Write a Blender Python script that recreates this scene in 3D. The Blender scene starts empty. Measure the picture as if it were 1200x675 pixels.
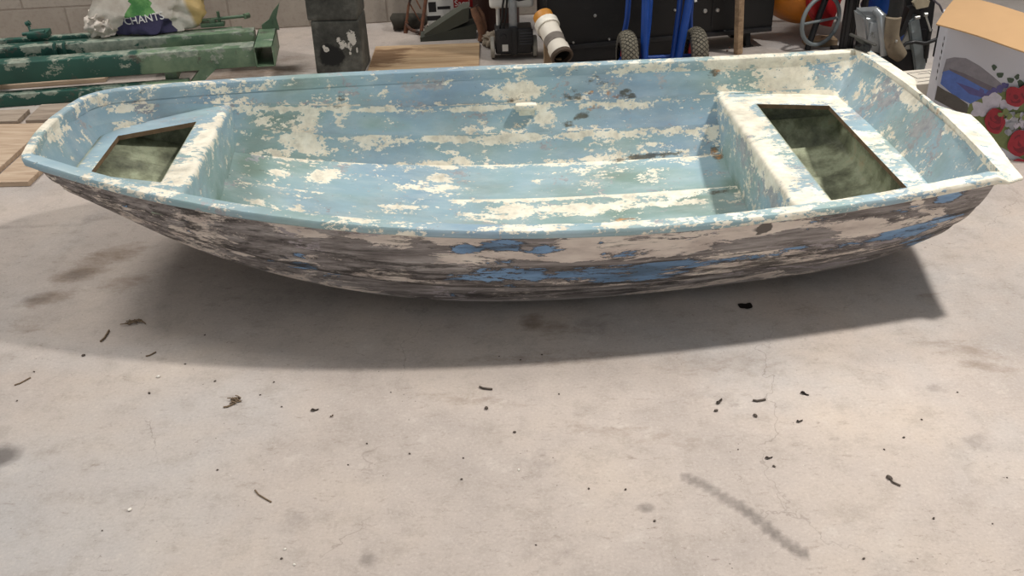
import bpy, bmesh, math, random
import numpy as np
from mathutils import Vector, Matrix, noise as mnoise
from mathutils.bvhtree import BVHTree

random.seed(7)
SC = bpy.context.scene
COL = SC.collection
R = math.radians

# ------------------------------------------------------------------ camera
F_PX, PITCH, ROLL, CAM_H = 1150.0, R(31), R(-2), 1.6
fw = Vector((0, math.cos(PITCH), -math.sin(PITCH)))
rt0 = Vector((1, 0, 0))
up0 = rt0.cross(fw)
rt = rt0 * math.cos(ROLL) + up0 * math.sin(ROLL)
up = up0 * math.cos(ROLL) - rt0 * math.sin(ROLL)
CAM = Vector((0, 0, CAM_H))


def ray(px, py):
    return rt * ((px - 600) / F_PX) - up * ((py - 337.5) / F_PX) + fw


def ground(px, py, z=0.0):
    d = ray(px, py)
    return CAM + d * ((z - CAM_H) / d.z)


def at(px, py, Y):
    d = ray(px, py)
    return CAM + d * (Y / d.y)


cd = bpy.data.cameras.new('camera')
cam = bpy.data.objects.new('camera', cd)
COL.objects.link(cam)
cam.matrix_world = Matrix(((rt.x, up.x, -fw.x, 0), (rt.y, up.y, -fw.y, 0), (rt.z, up.z, -fw.z, CAM_H), (0, 0, 0, 1)))
cd.sensor_width = 36.0
cd.lens = 36.0 * F_PX / 1200.0
cd.clip_start = 0.05
SC.camera = cam

# ------------------------------------------------------------------ helpers: objects


def tag(o, label=None, cat=None, group=None, kind=None):
    if label: o['label'] = label
    if cat: o['category'] = cat
    if group: o['group'] = group
    if kind: o['kind'] = kind
    return o


def thing(name, label, cat, loc=(0, 0, 0), rz=0.0, group=None):
    o = bpy.data.objects.new(name, None)
    COL.objects.link(o)
    o.location = loc
    o.rotation_euler = (0, 0, rz)
    o.empty_display_size = 0.1
    return tag(o, label, cat, group)


class MB:
    """Collects shapes in one bmesh and links them as ONE mesh object."""

    def __init__(s):
        s.bm = bmesh.new()

    def box(s, c, d, rot=None, bevel=0.0, mi=0, seg=2):
        M = Matrix.Translation(c)
        if rot is not None:
            M = M @ (rot if isinstance(rot, Matrix) else Matrix.Rotation(rot, 4, 'Z'))
        M = M @ Matrix.Diagonal((d[0], d[1], d[2], 1))
        r = bmesh.ops.create_cube(s.bm, size=1, matrix=M)
        vs = r['verts']
        fs = list({f for v in vs for f in v.link_faces})
        for f in fs: f.material_index = mi
        if bevel > 0:
            es = list({e for v in vs for e in v.link_edges})
            bmesh.ops.bevel(s.bm, geom=es, offset=bevel, segments=seg, affect='EDGES', profile=0.6)
        return s

    def rod(s, p0, p1, r0, r1=None, seg=16, mi=0):
        p0, p1 = Vector(p0), Vector(p1)
        r1 = r0 if r1 is None else r1
        d = p1 - p0
        q = d.to_track_quat('Z', 'Y').to_matrix().to_4x4()
        M = Matrix.Translation((p0 + p1) / 2) @ q
        r = bmesh.ops.create_cone(s.bm, cap_ends=True, segments=seg, radius1=r0, radius2=r1, depth=d.length, matrix=M)
        for f in {f for v in r['verts'] for f in v.link_faces}: f.material_index = mi
        return s

    def tube(s, pts, rad, seg=12, mi=0, closed=False, caps=True):
        pts = [Vector(p) for p in pts]
        n = len(pts)
        rings = []
        nrm = None
        for i, p in enumerate(pts):
            a = pts[(i - 1) % n] if (i > 0 or closed) else p
            b = pts[(i + 1) % n] if (i < n - 1 or closed) else p
            t = (b - a).normalized()
            if nrm is None:
                nrm = t.cross(Vector((0.123, 0.31, 0.94)))
                if nrm.length < 1e-3: nrm = t.cross(Vector((1, 0, 0)))
                nrm.normalize()
            else:
                nrm = (nrm - t * nrm.dot(t)).normalized()
            bn = t.cross(nrm)
            rr = rad[i] if isinstance(rad, (list, tuple)) else rad
            rings.append([s.bm.verts.new(p + (nrm * math.cos(k * 2 * math.pi / seg) + bn * math.sin(k * 2 * math.pi / seg)) * rr) for k in range(seg)])
        m = n if closed else n - 1
        for i in range(m):
            A, B = rings[i], rings[(i + 1) % n]
            for k in range(seg):
                f = s.bm.faces.new((A[k], A[(k + 1) % seg], B[(k + 1) % seg], B[k]))
                f.material_index = mi
        if caps and not closed:
            s.bm.faces.new(rings[0][::-1]).material_index = mi
            s.bm.faces.new(rings[-1]).material_index = mi
        return s

    def lathe(s, prof, M=None, seg=32, mi=0):
        """prof: list of (r, z); M places the axis."""
        M = M or Matrix.Identity(4)
        rings = []
        for r, z in prof:
            if r < 1e-6:
                rings.append([s.bm.verts.new(M @ Vector((0, 0, z)))])
            else:
                rings.append([s.bm.verts.new(M @ Vector((r * math.cos(2 * math.pi * k / seg), r * math.sin(2 * math.pi * k / seg), z))) for k in range(seg)])
        for A, B in zip(rings, rings[1:]):
            for k in range(seg):
                k2 = (k + 1) % seg
                if len(A) == 1 and len(B) == 1: continue
                if len(A) == 1: f = s.bm.faces.new((A[0], B[k2], B[k]))
                elif len(B) == 1: f = s.bm.faces.new((A[k], A[k2], B[0]))
                else: f = s.bm.faces.new((A[k], A[k2], B[k2], B[k]))
                f.material_index = mi
        return s

    def prism(s, poly, ext, mi=0):
        """poly: list of 3-D points (planar), extruded by vector ext."""
        ext = Vector(ext)
        a = [s.bm.verts.new(Vector(p)) for p in poly]
        b = [s.bm.verts.new(Vector(p) + ext) for p in poly]
        n = len(a)
        fs = [s.bm.faces.new(a[::-1]), s.bm.faces.new(b)]
        for i in range(n):
            fs.append(s.bm.faces.new((a[i], a[(i + 1) % n], b[(i + 1) % n], b[i])))
        for f in fs: f.material_index = mi
        return s

    def grid(s, P, mi=0, skip=None, flip=False):
        """P[i][j] points."""
        V = [[s.bm.verts.new(Vector(p)) for p in row] for row in P]
        for i in range(len(V) - 1):
            for j in range(len(V[0]) - 1):
                if skip and skip(i, j): continue
                q = (V[i][j], V[i + 1][j], V[i + 1][j + 1], V[i][j + 1])
                if len(set(q)) < 4: continue
                f = s.bm.faces.new(q[::-1] if flip else q)
                f.material_index = mi
        return s

    def build(s, name, mats, parent=None, smooth=None, normals=True):
        if normals: bmesh.ops.recalc_face_normals(s.bm, faces=s.bm.faces)
        me = bpy.data.meshes.new(name)
        s.bm.to_mesh(me)
        s.bm.free()
        for m in (mats if isinstance(mats, (list, tuple)) else [mats]): me.materials.append(m)
        if smooth is not None:
            me.shade_smooth()
            me.set_sharp_from_angle(angle=R(smooth))
        o = bpy.data.objects.new(name, me)
        COL.objects.link(o)
        if parent: o.parent = parent
        return o


def lump(mb, c, rad, amp=0.25, freq=2.0, sub=4, seed=0.0, flat=True, mi=0):
    """A crumpled lump with a flattened underside."""
    r = bmesh.ops.create_icosphere(mb.bm, subdivisions=sub, radius=1.0)
    for v in r['verts']:
        n = v.co.normalized()
        k = 1 + amp * mnoise.fractal(n * freq + Vector((seed, seed * 1.7, -seed)), 0.9, 2.0, 5)
        p = Vector((n.x * rad[0], n.y * rad[1], n.z * rad[2])) * k
        if flat: p.z = max(p.z, -rad[2] * 0.72 + 0.02 * rad[2] * mnoise.noise(n * 6))
        v.co = p + Vector(c)
    for f in {f for v in r['verts'] for f in v.link_faces}: f.material_index = mi
    return mb


# ------------------------------------------------------------------ helpers: materials


class NT:
    def __init__(s, name, rough=0.7, metal=0.0):
        s.m = bpy.data.materials.new(name)
        s.m.use_nodes = True
        s.t = s.m.node_tree
        s.b = s.t.nodes['Principled BSDF']
        s.b.inputs['Roughness'].default_value = rough
        s.b.inputs['Metallic'].default_value = metal
        s.co = s.t.nodes.new('ShaderNodeTexCoord').outputs['Object']

    def _in(s, sock, v):
        if isinstance(v, bpy.types.NodeSocket): s.t.links.new(v, sock)
        elif v is not None:
            if isinstance(v, (tuple, list)) and len(v) == 3 and sock.type == 'RGBA': v = (*v, 1)
            sock.default_value = v

    def map(s, scale=(1, 1, 1), loc=(0, 0, 0), rot=(0, 0, 0), vec=None):
        n = s.t.nodes.new('ShaderNodeMapping')
        s._in(n.inputs['Vector'], vec or s.co)
        n.inputs['Scale'].default_value = scale
        n.inputs['Location'].default_value = loc
        n.inputs['Rotation'].default_value = rot
        return n.outputs[0]

    def noise(s, scale, detail=4, rough=0.55, vec=None, dist=0.0):
        n = s.t.nodes.new('ShaderNodeTexNoise')
        s._in(n.inputs['Vector'], vec or s.co)
        n.inputs['Scale'].default_value = scale
        n.inputs['Detail'].default_value = detail
        n.inputs['Roughness'].default_value = rough
        n.inputs['Distortion'].default_value = dist
        return n.outputs[0]

    def voronoi(s, scale, vec=None, feature='F1'):
        n = s.t.nodes.new('ShaderNodeTexVoronoi')
        n.feature = feature
        s._in(n.inputs['Vector'], vec or s.co)
        n.inputs['Scale'].default_value = scale
        return n.outputs[0]

    def math(s, op, a, b=0.0, c=0.0):
        n = s.t.nodes.new('ShaderNodeMath')
        n.operation = op
        s._in(n.inputs[0], a)
        s._in(n.inputs[1], b)
        s._in(n.inputs[2], c)
        return n.outputs[0]

    def step(s, fac, lo, hi, interp='LINEAR', a=0.0, b=1.0):
        n = s.t.nodes.new('ShaderNodeMapRange')
        n.interpolation_type = interp
        n.clamp = True
        s._in(n.inputs[0], fac)
        n.inputs[1].default_value = lo
        n.inputs[2].default_value = hi
        n.inputs[3].default_value = a
        n.inputs[4].default_value = b
        return n.outputs[0]

    def ramp(s, fac, stops, interp='LINEAR'):
        n = s.t.nodes.new('ShaderNodeValToRGB')
        n.color_ramp.interpolation = interp
        e = n.color_ramp.elements
        while len(e) < len(stops): e.new(0.5)
        for k, (p, c) in zip(e, stops):
            k.position = p
            k.color = (*c, 1) if len(c) == 3 else c
        s._in(n.inputs[0], fac)
        return n.outputs[0]

    def mix(s, fac, a, b, mode='MIX'):
        n = s.t.nodes.new('ShaderNodeMix')
        n.data_type = 'RGBA'
        n.blend_type = mode
        s._in(n.inputs[0], fac)
        s._in(n.inputs[6], a)
        s._in(n.inputs[7], b)
        return n.outputs[2]

    def attr(s, name):
        n = s.t.nodes.new('ShaderNodeAttribute')
        n.attribute_name = name
        return n.outputs['Fac']

    def bump(s, h, strength=0.3, dist=0.01):
        n = s.t.nodes.new('ShaderNodeBump')
        n.inputs['Strength'].default_value = strength
        n.inputs['Distance'].default_value = dist
        s._in(n.inputs['Height'], h)
        s.t.links.new(n.outputs[0], s.b.inputs['Normal'])
        return s

    def col(s, c):
        s._in(s.b.inputs['Base Color'], c)
        return s

    def rough(s, c):
        s._in(s.b.inputs['Roughness'], c)
        return s


def S(r, g, b):
    """sRGB 0-255 -> linear"""
    f = lambda v: (v / 255 / 12.92) if v / 255 <= 0.04045 else ((v / 255 + 0.055) / 1.055) ** 2.4
    return (f(r), f(g), f(b))


def plain(name, c, rough=0.6, metal=0.0, var=0.25, scale=14, dirt=None, bump=0.1):
    """A slightly uneven surface of one colour, with an optional second worn colour."""
    t = NT(name, rough, metal)
    n = t.noise(scale, 5, 0.6)
    d = tuple(v * (1 - var) for v in c)
    h = tuple(min(1, v * (1 + var)) for v in c)
    c2 = t.ramp(n, [(0.3, d), (0.7, h)])
    if dirt:
        n2 = t.noise(scale * 0.6, 8, 0.68, vec=t.map((1, 1, 1), (3, 1, 2)))
        c2 = t.mix(t.step(n2, dirt[1], dirt[1] + 0.05), c2, dirt[0])
    t.col(c2)
    if bump: t.bump(n, bump, 0.004)
    return t.m


def set_attr(o, name, vals):
    a = o.data.attributes.new(name, 'FLOAT', 'POINT')
    a.data.foreach_set('value', np.asarray(vals, dtype=np.float32))


def verts_np(o):
    a = np.empty(len(o.data.vertices) * 3, dtype=np.float32)
    o.data.vertices.foreach_get('co', a)
    return a.reshape(-1, 3)


def blobs(V, lst, soft=0.35):
    """Sum of soft ellipsoidal patches: (x,y,z, rx,ry,rz, rotz, strength)."""
    out = np.zeros(len(V))
    for (x, y, z, rx, ry, rz, a, k) in lst:
        d = V - np.array([x, y, z])
        ca, sa = math.cos(a), math.sin(a)
        dx = d[:, 0] * ca + d[:, 1] * sa
        dy = -d[:, 0] * sa + d[:, 1] * ca
        q = np.sqrt((dx / rx) ** 2 + (dy / ry) ** 2 + (d[:, 2] / rz) ** 2)
        w = np.clip((1 + soft - q) / (2 * soft), 0, 1)
        w = w * w * (3 - 2 * w) * k
        out = np.where(np.abs(w) > np.abs(out), w, out) if k < 0 else np.maximum(out, w) if k > 0 else out
    return out


def text_mesh(txt, size, depth=0.0015):
    cu = bpy.data.curves.new('t', 'FONT')
    cu.body = txt
    cu.size = size
    cu.extrude = depth
    cu.align_x = 'CENTER'
    cu.align_y = 'CENTER'
    ob = bpy.data.objects.new('t', cu)
    COL.objects.link(ob)
    dg = bpy.context.evaluated_depsgraph_get()
    dg.update()
    me = bpy.data.meshes.new_from_object(ob.evaluated_get(dg))
    bpy.data.objects.remove(ob)
    bpy.data.curves.remove(cu)
    return me


def place_mesh(name, me, M, mat, parent=None):
    me.transform(M)
    me.materials.clear()
    me.materials.append(mat)
    o = bpy.data.objects.new(name, me)
    COL.objects.link(o)
    if parent: o.parent = parent
    return o

def settle(root):
    """Parts were modelled in world space: move their data into the thing's own frame."""
    bpy.context.view_layer.update()
    inv = (Matrix.Translation(root.location) @ root.rotation_euler.to_matrix().to_4x4()).inverted()
    seen = set()

    def rec(o):
        for ch in o.children:
            if ch.type == 'MESH' and ch.data.name not in seen:
                ch.data.transform(inv)
                seen.add(ch.data.name)
            rec(ch)
    rec(root)
    return root


# ------------------------------------------------------------------ paint of the boat
def paint_inside():
    t = NT('flaking_blue_paint', 0.62)
    # worn paint layers: cream primer under blue, grey-lilac undercoat between
    vs = t.map((0.5, 1.0, 1.0))
    wear = t.attr('wear')
    n1 = t.noise(7.5, 15, 0.74, vs, 0.2)
    n1b = t.noise(30, 8, 0.68, t.map((0.5, 1, 1), (2, 5, 1)), 0.3)
    n1c = t.noise(95, 5, 0.65, t.map((0.7, 1, 1), (6, 5, 8)))
    s1 = t.math('ADD', t.math('ADD', n1, t.math('MULTIPLY', t.math('SUBTRACT', n1b, 0.5), 0.80)), wear)
    s1 = t.math('ADD', s1, t.math('MULTIPLY', t.math('SUBTRACT', n1c, 0.5), 0.48))
    cream = t.step(s1, 0.605, 0.618)
    edge = t.step(s1, 0.55, 0.612)
    base_n = t.noise(2.2, 4, 0.55, t.map((0.7, 1, 1), (4, 2, 7)))
    gre = t.math('ADD', base_n, t.attr('teal'))
    blue = t.ramp(gre, [(0.34, S(136, 161, 180)), (0.48, S(149, 176, 186)), (0.6, S(145, 170, 169)), (0.75, S(124, 146, 134))])
    fade = t.noise(18, 5, 0.6, t.map((0.4, 1, 1), (8, 1, 3)))
    blue = t.mix(t.step(fade, 0.45, 0.75), blue, t.mix(0.45, blue, S(190, 204, 204)))
    n2 = t.math('ADD', t.noise(9, 13, 0.74, t.map((0.7, 1, 1), (1, 9, 4)), 0.3), t.math('MULTIPLY', t.math('SUBTRACT', n1c, 0.5), 0.45))
    lil = t.step(t.math('ADD', n2, t.attr('lilac')), 0.60, 0.615)
    blue = t.mix(lil, blue, t.ramp(t.noise(40, 5, 0.6), [(0.35, S(146, 148, 154)), (0.65, S(176, 176, 176))]))
    cr_n = t.noise(22, 6, 0.65)
    crm = t.ramp(cr_n, [(0.3, S(204, 196, 178)), (0.5, S(236, 228, 208)), (0.7, S(248, 242, 226))])
    c = t.mix(cream, blue, crm)
    sp = t.noise(85, 4, 0.6, t.map((0.6, 1, 1), (3, 3, 3)))
    c = t.mix(t.step(t.math('ADD', sp, t.math('MULTIPLY', wear, 0.25)), 0.70, 0.715), c, S(232, 226, 210))
    sp2 = t.noise(62, 5, 0.7, t.map((0.8, 1, 1), (7, 1, 5)))
    c = t.mix(t.step(sp2, 0.70, 0.715), c, S(52, 56, 54))
    dust = t.noise(5, 12, 0.72, t.map((0.5, 1, 1), (11, 3, 7)))
    c = t.mix(t.step(dust, 0.48, 0.72, a=0, b=0.42), c, S(128, 128, 116))
    g_n = t.noise(16, 9, 0.7, t.map((0.6, 1, 1), (5, 5, 2)))
    gr = t.step(t.math('ADD', g_n, t.attr('grime')), 0.66, 0.75)
    gc = t.ramp(t.noise(11, 5, 0.6), [(0.35, S(50, 49, 43)), (0.6, S(98, 92, 72))])
    c = t.mix(t.math('MULTIPLY', gr, 0.88), c, gc)
    ru = t.step(t.math('ADD', t.noise(24, 8, 0.7, t.map((0.7, 1, 1), (9, 2, 6))), t.attr('rust')), 0.70, 0.80)
    c = t.mix(t.math('MULTIPLY', ru, 0.85), c, t.ramp(t.noise(40, 4), [(0.35, S(120, 70, 36)), (0.65, S(206, 148, 84))]))
    # bare lockers: mossy unpainted laminate
    mo_n = t.noise(9, 9, 0.68)
    moss = t.ramp(mo_n, [(0.3, S(70, 72, 58)), (0.46, S(124, 128, 104)), (0.6, S(168, 174, 146)), (0.75, S(176, 156, 126))])
    c = t.mix(t.attr('bare'), c, moss)
    t.col(c)
    t.rough(t.step(cream, 0, 1, a=0.5, b=0.8))
    h = t.math('ADD', t.math('MULTIPLY', edge, -0.6), t.math('MULTIPLY', n1b, 0.35))
    t.bump(h, 0.35, 0.003)
    return t.m


def paint_outside():
    t = NT('weathered_hull_paint', 0.68)
    vs = t.map((0.22, 1.0, 1.0))
    wv = t.map((0.16, 1.0, 1.5), (3, 1, 2))
    streak = t.noise(30, 12, 0.74, wv, 0.2)
    grime = t.ramp(t.noise(17, 12, 0.74, t.map((0.14, 1, 2.4), (6, 2, 1))), [(0.34, S(70, 64, 62)), (0.46, S(120, 112, 108)), (0.56, S(150, 142, 138)), (0.68, S(186, 178, 172))])
    s2 = t.math('ADD', t.noise(9, 14, 0.74, t.map((0.3, 1, 1.5), (2, 2, 9)), 0.4), t.attr('primer'))
    prim = t.step(s2, 0.545, 0.56)
    pr_c = t.ramp(t.noise(13, 7, 0.62, t.map((0.4, 1, 1.4), (1, 7, 3))), [(0.32, S(182, 166, 156)), (0.5, S(214, 200, 188)), (0.7, S(234, 222, 208))])
    c = t.mix(prim, grime, pr_c)
    lil = t.step(t.math('ADD', t.noise(9, 13, 0.74, t.map((0.3, 1, 1.4), (9, 4, 2)), 0.4), t.attr('lilac')), 0.585, 0.595)
    c = t.mix(lil, c, t.ramp(streak, [(0.35, S(140, 131, 132)), (0.62, S(178, 168, 168))]))
    s1 = t.math('ADD', t.math('MULTIPLY_ADD', t.noise(9, 14, 0.74, t.map((0.30, 1, 1.3), (4, 4, 4)), 0.4), 1.45, -.245), t.attr('blue'))
    dark = t.math('MULTIPLY', t.step(s1, 0.605, 0.63), t.step(s1, 0.665, 0.645))
    blue = t.step(s1, 0.645, 0.652)
    bl_c = t.ramp(t.noise(14, 6, 0.6, t.map((0.25, 1, 1.5))), [(0.32, S(90, 112, 134)), (0.5, S(118, 150, 184)), (0.68, S(142, 174, 206))])
    c = t.mix(blue, c, bl_c)
    c = t.mix(t.math('MULTIPLY', dark, 0.8), c, S(60, 54, 50))
    g = t.step(t.math('ADD', streak, t.attr('grime_lap_shade')), 0.565, 0.65)
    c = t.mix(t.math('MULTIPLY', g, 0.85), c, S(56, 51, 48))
    l = t.step(t.noise(30, 8, 0.7, t.map((0.14, 1, 2.2), (5, 8, 8))), 0.665, 0.68)
    c = t.mix(t.math('MULTIPLY', l, 0.7), c, S(206, 200, 194))
    t.col(c)
    h = t.math('ADD', t.math('MULTIPLY', blue, -0.8), t.math('MULTIPLY', prim, -0.35))
    t.bump(h, 0.5, 0.003)
    return t.m


M_IN = paint_inside()
M_OUT = paint_outside()
M_BARE = plain('raw_laminate_edge', S(120, 98, 74), 0.85, 0, 0.3, 30)

# ------------------------------------------------------------------ the boat (own frame: bow towards -x, keel at z = 0)
BX, BY, BYAW = -0.014, 3.006, 0.042
boat = thing('rowing_boat', 'old pram dinghy with flaking pale blue and cream paint on concrete floor', 'boat', (BX, BY, 0), BYAW)

_cx = np.array([-1.42, -1.2, -1.08, -.93, -.73, -.53, -.21, 0, .37, .61, .93, 1.16, 1.3, 1.42])
_cy = np.array([.205, .255, .295, .345, .395, .43, .46, .468, .465, .455, .43, .40, .378, .36])
_zx = np.array([-1.42, -1.23, -1.08, -.93, -.73, -.53, -.21, 0, .37, .61, .93, 1.16, 1.3, 1.42])
_zy = np.array([.365, .302, .252, .20, .143, .10, .060, .045, .040, .046, .060, .082, .105, .13])
_pc = np.polyfit(_cx, _cy, 5)
_pz = np.polyfit(_zx, _zy, 5)
XB, XS = -1.418, 1.385     # ends of the gunwale line (transoms)


def half_beam(x):
    u = x / 1.4245
    return .697 + .087 * u - .266 * u * u + .059 * u ** 3


def sheer(x):
    u = x / 1.4245
    return .38 - .04 * u + .078 * u * u


def chine(x): return float(np.polyval(_pc, x)), float(np.polyval(_pz, x))


def corner(x, far):
    """Rounding of the plan at the transom corners."""
    k = 0.0
    for xe, sg, rad in ((XB, -1, (.14 if far else .02)), (XS, 1, .016)):
        d = (xe - x) * sg
        if d < rad:
            d = max(d, 0)
            k = max(k, rad - math.sqrt(max(0, rad * rad - (rad - d) ** 2)))
    return k


def section(x, far, off=0.0, n=9):
    """Half section from the gunwale down to the keel: list of (half breadth, z, knuckle closeness, strake index)."""
    k = corner(x, far)
    b, zg = half_beam(x) - .03 - k, sheer(x) - .012
    c, zc = chine(x)
    c -= k * .7
    zk = zc - .04
    f1 = .62 + .14 * min(1, max(0, (-x - .3) / 1.1))
    K = [(b, zg), (c + .80 * (b - c), zc + f1 * (zg - zc)), (c + .46 * (b - c), zc + (f1 * .5) * (zg - zc)), (c, zc), (.46 * c, zk + .42 * (zc - zk)), (0, zk)]
    out = []
    for i in range(5):
        (y0, z0), (y1, z1) = K[i], K[i + 1]
        L = math.hypot(y1 - y0, z1 - z0)
        ny, nz = -(z1 - z0) / L, (y1 - y0) / L      # outward/downward normal
        if ny < 0: ny, nz = -ny, -nz
        if i >= 3: ny, nz = abs(ny), -abs(nz)
        for j in range(n):
            s = j / (n - 1)
            belly = .007 * math.sin(math.pi * s) * (1 if i < 3 else .4)
            fade = min(1, max(.15, (1.36 - x) / .25))
            lap = fade * ((.0150 if off > 0 else .013) if i < 3 else .008) * (2 * s - 1) * (1 if 0 < i < 4 else (1 if (i == 0 and s > .5) or (i == 4 and s < .5) else 0))
            o = belly + lap - off
            y, z = y0 + (y1 - y0) * s + ny * o, z0 + (z1 - z0) * s + nz * o
            if i == 4 and j == n - 1: y = 0
            out.append((max(y, 0), z, min(s, 1 - s) * L, i, s))
    return out


def rake(x, z):
    zg = sheer(x)
    if x < -.85:
        w = min(1, (-.85 - x) / .56)
        return .50 * w * w * (zg - z)
    if x > .9:
        w = min(1, (x - .9) / .485)
        return -.17 * w * w * (zg - z)
    return 0.0


def stations(a, b, n, ends=True):
    t = np.linspace(0, 1, n)
    t = t - 0.035 * np.sin(2 * math.pi * t) * 2.2 if ends else t
    return a + (b - a) * t


def rake_in(x, z):
    zg = sheer(x)
    if x > .9:
        w = min(1, (x - .9) / .485) ** 3
        return -.60 * w * min(zg - z, .17)
    return rake(x, z)


def hull_points(x, off):
    far = section(x, True, off)
    near = section(x, False, off)
    rk = rake_in if off > 0 else rake
    P = [(x + rk(x, z), y, z) for (y, z, *_r) in far]
    Q = [(x + rk(x, z), -y, z) for (y, z, *_r) in near]
    return P + Q[::-1][1:]


NST = 210
hm = MB()
xs_o = stations(XB, XS, NST)
OUT = [hull_points(x, 0.0) for x in xs_o]
hm.grid(OUT, mi=1)
INNER_OFF = .013
xs_i = stations(XB + .018, XS - .004, NST)
INN = [hull_points(x, INNER_OFF) for x in xs_i]
hm.grid(INN, mi=0, flip=True)


def transom(row, mi, bow, bulge, flip):
    n = len(row)
    h = n // 2
    P = []
    for i in range(h + 1):
        a, b = Vector(row[i]), Vector(row[n - 1 - i])
        P.append([a.lerp(b, j / 36) + Vector((bulge * math.sin(math.pi * j / 36) * (a - b).length, 0, 0)) for j in range(37)])
    hm.grid(P, mi=mi, flip=flip)


transom(OUT[0], 1, True, -.02, False)
transom(INN[0], 0, True, -.02, True)
transom(OUT[-1], 1, False, .02, True)
transom(INN[-1], 0, False, .02, False)
bmesh.ops.remove_doubles(hm.bm, verts=hm.bm.verts, dist=1e-5)
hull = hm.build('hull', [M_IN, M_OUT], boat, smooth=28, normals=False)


def inner_half(x, z, far=True):
    """Half breadth of the inner surface at (x, z)."""
    x0 = min(x - rake_in(x, z), XS - .02)
    for _ in range(3): x0 = min(x - rake_in(x0, z), XS - .02)
    s = section(x0, far, INNER_OFF)
    zz = [p[1] for p in s]
    yy = [p[0] for p in s]
    return float(np.interp(-z, [-v for v in zz], yy)) if zz[0] >= z else yy[0]


def keel_z(x): return section(x, True, INNER_OFF)[-1][1]


# --- gunwale rim, swept round the whole plan
def fillet(poly, rads, n=10):
    out = []
    m = len(poly)
    for i in range(m):
        p, a, b = poly[i], poly[i - 1], poly[(i + 1) % m]
        r = rads[i]
        if r <= 0:
            out.append(p)
            continue
        d0, d1 = (a - p), (b - p)
        l = min(r, d0.length * .9, d1.length * .9)
        A, B = p + d0.normalized() * l, p + d1.normalized() * l
        for k in range(n + 1):
            t = k / n
            out.append((A * (1 - t) ** 2) + p * (2 * t * (1 - t)) + B * t * t)
    return out


plan, rads = [], []
xsr = stations(XB, XS, 90)
for i, x in enumerate(xsr):                                  # near side, bow to stern
    plan.append(Vector((x, -half_beam(x) + corner(x, False), 0)))
    rads.append(0)
for k in range(1, 40):                                       # stern
    s = k / 40
    y = plan[89].y * (1 - s) + (half_beam(XS) - corner(XS, True)) * s
    plan.append(Vector((XS + .035 * math.sin(math.pi * s), y, 0)))
    rads.append(0)
for i, x in enumerate(xsr[::-1]):                            # far side, stern to bow
    plan.append(Vector((x, half_beam(x) - corner(x, True), 0)))
    rads.append(0)
for k in range(1, 24):                                       # bow
    s = k / 24
    y = (half_beam(XB) - corner(XB, True)) * (1 - s) + plan[0].y * s
    plan.append(Vector((XB - .02 * math.sin(math.pi * s), y, 0)))
    rads.append(0)
plan = fillet(plan, rads)


def stern_flange(p):
    """How far the outer lip is widened behind the stern transom."""
    if p.x < XS - .03: return 0.0
    y = p.y
    w = min(1, (p.x - (XS - .03)) / .03)
    def sm(a, b, v):
        t = min(1, max(0, (v - a) / (b - a)))
        return t * t * (3 - 2 * t)
    far = .050 * sm(.10, .24, y)
    near = .080 * (1 - sm(-.115, -.045, y)) * (.58 + .42 * sm(-.56, -.16, y))
    return w * max(far, near)


rimP = [(-.047, -.040), (-.0462, -.010), (-.0445, -.001), (-.040, .0028), (-.026, .0036), (-.012, .0030), (-.0045, .001), (-.001, -.004), (0, -.010), (-.001, -.018), (-.006, -.023), (-.020, -.024), (-.031, -.022)]
rows = []
npl = len(plan)
for i in range(npl):
    p = plan[i]
    tg = (plan[(i + 1) % npl] - plan[i - 1]).normalized()
    nrm = Vector((tg.y, -tg.x, 0))
    zg = sheer(p.x)
    ext = stern_flange(p)
    row = []
    for (n0, z) in rimP:
        n = n0
        e = 0
        n *= 1 - .62 * min(1, max(0, (nrm.x - .55) / .35)) - .25 * min(1, max(0, (-nrm.x - .55) / .35))
        if n0 > -.014: e = ext
        if ext > .012 and n0 > -.014: z = z * .45 - .008
        if ext > .012 and -.020 < n0 < -.008 and z > 0: z -= .010
        row.append(p + nrm * (n + e) + Vector((0, 0, zg + .004 + z + .0012 * mnoise.noise(p * 14))))
    rows.append(row)
rows.append(rows[0])
rm = MB()
rm.grid(rows)
bmesh.ops.remove_doubles(rm.bm, verts=rm.bm.verts, dist=1e-5)
bmesh.ops.subdivide_edges(rm.bm, edges=[e for e in rm.bm.edges if e.calc_length() > .03], cuts=2, use_grid_fill=True)
rim = rm.build('gunwale', M_IN, boat, smooth=32)


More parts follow.
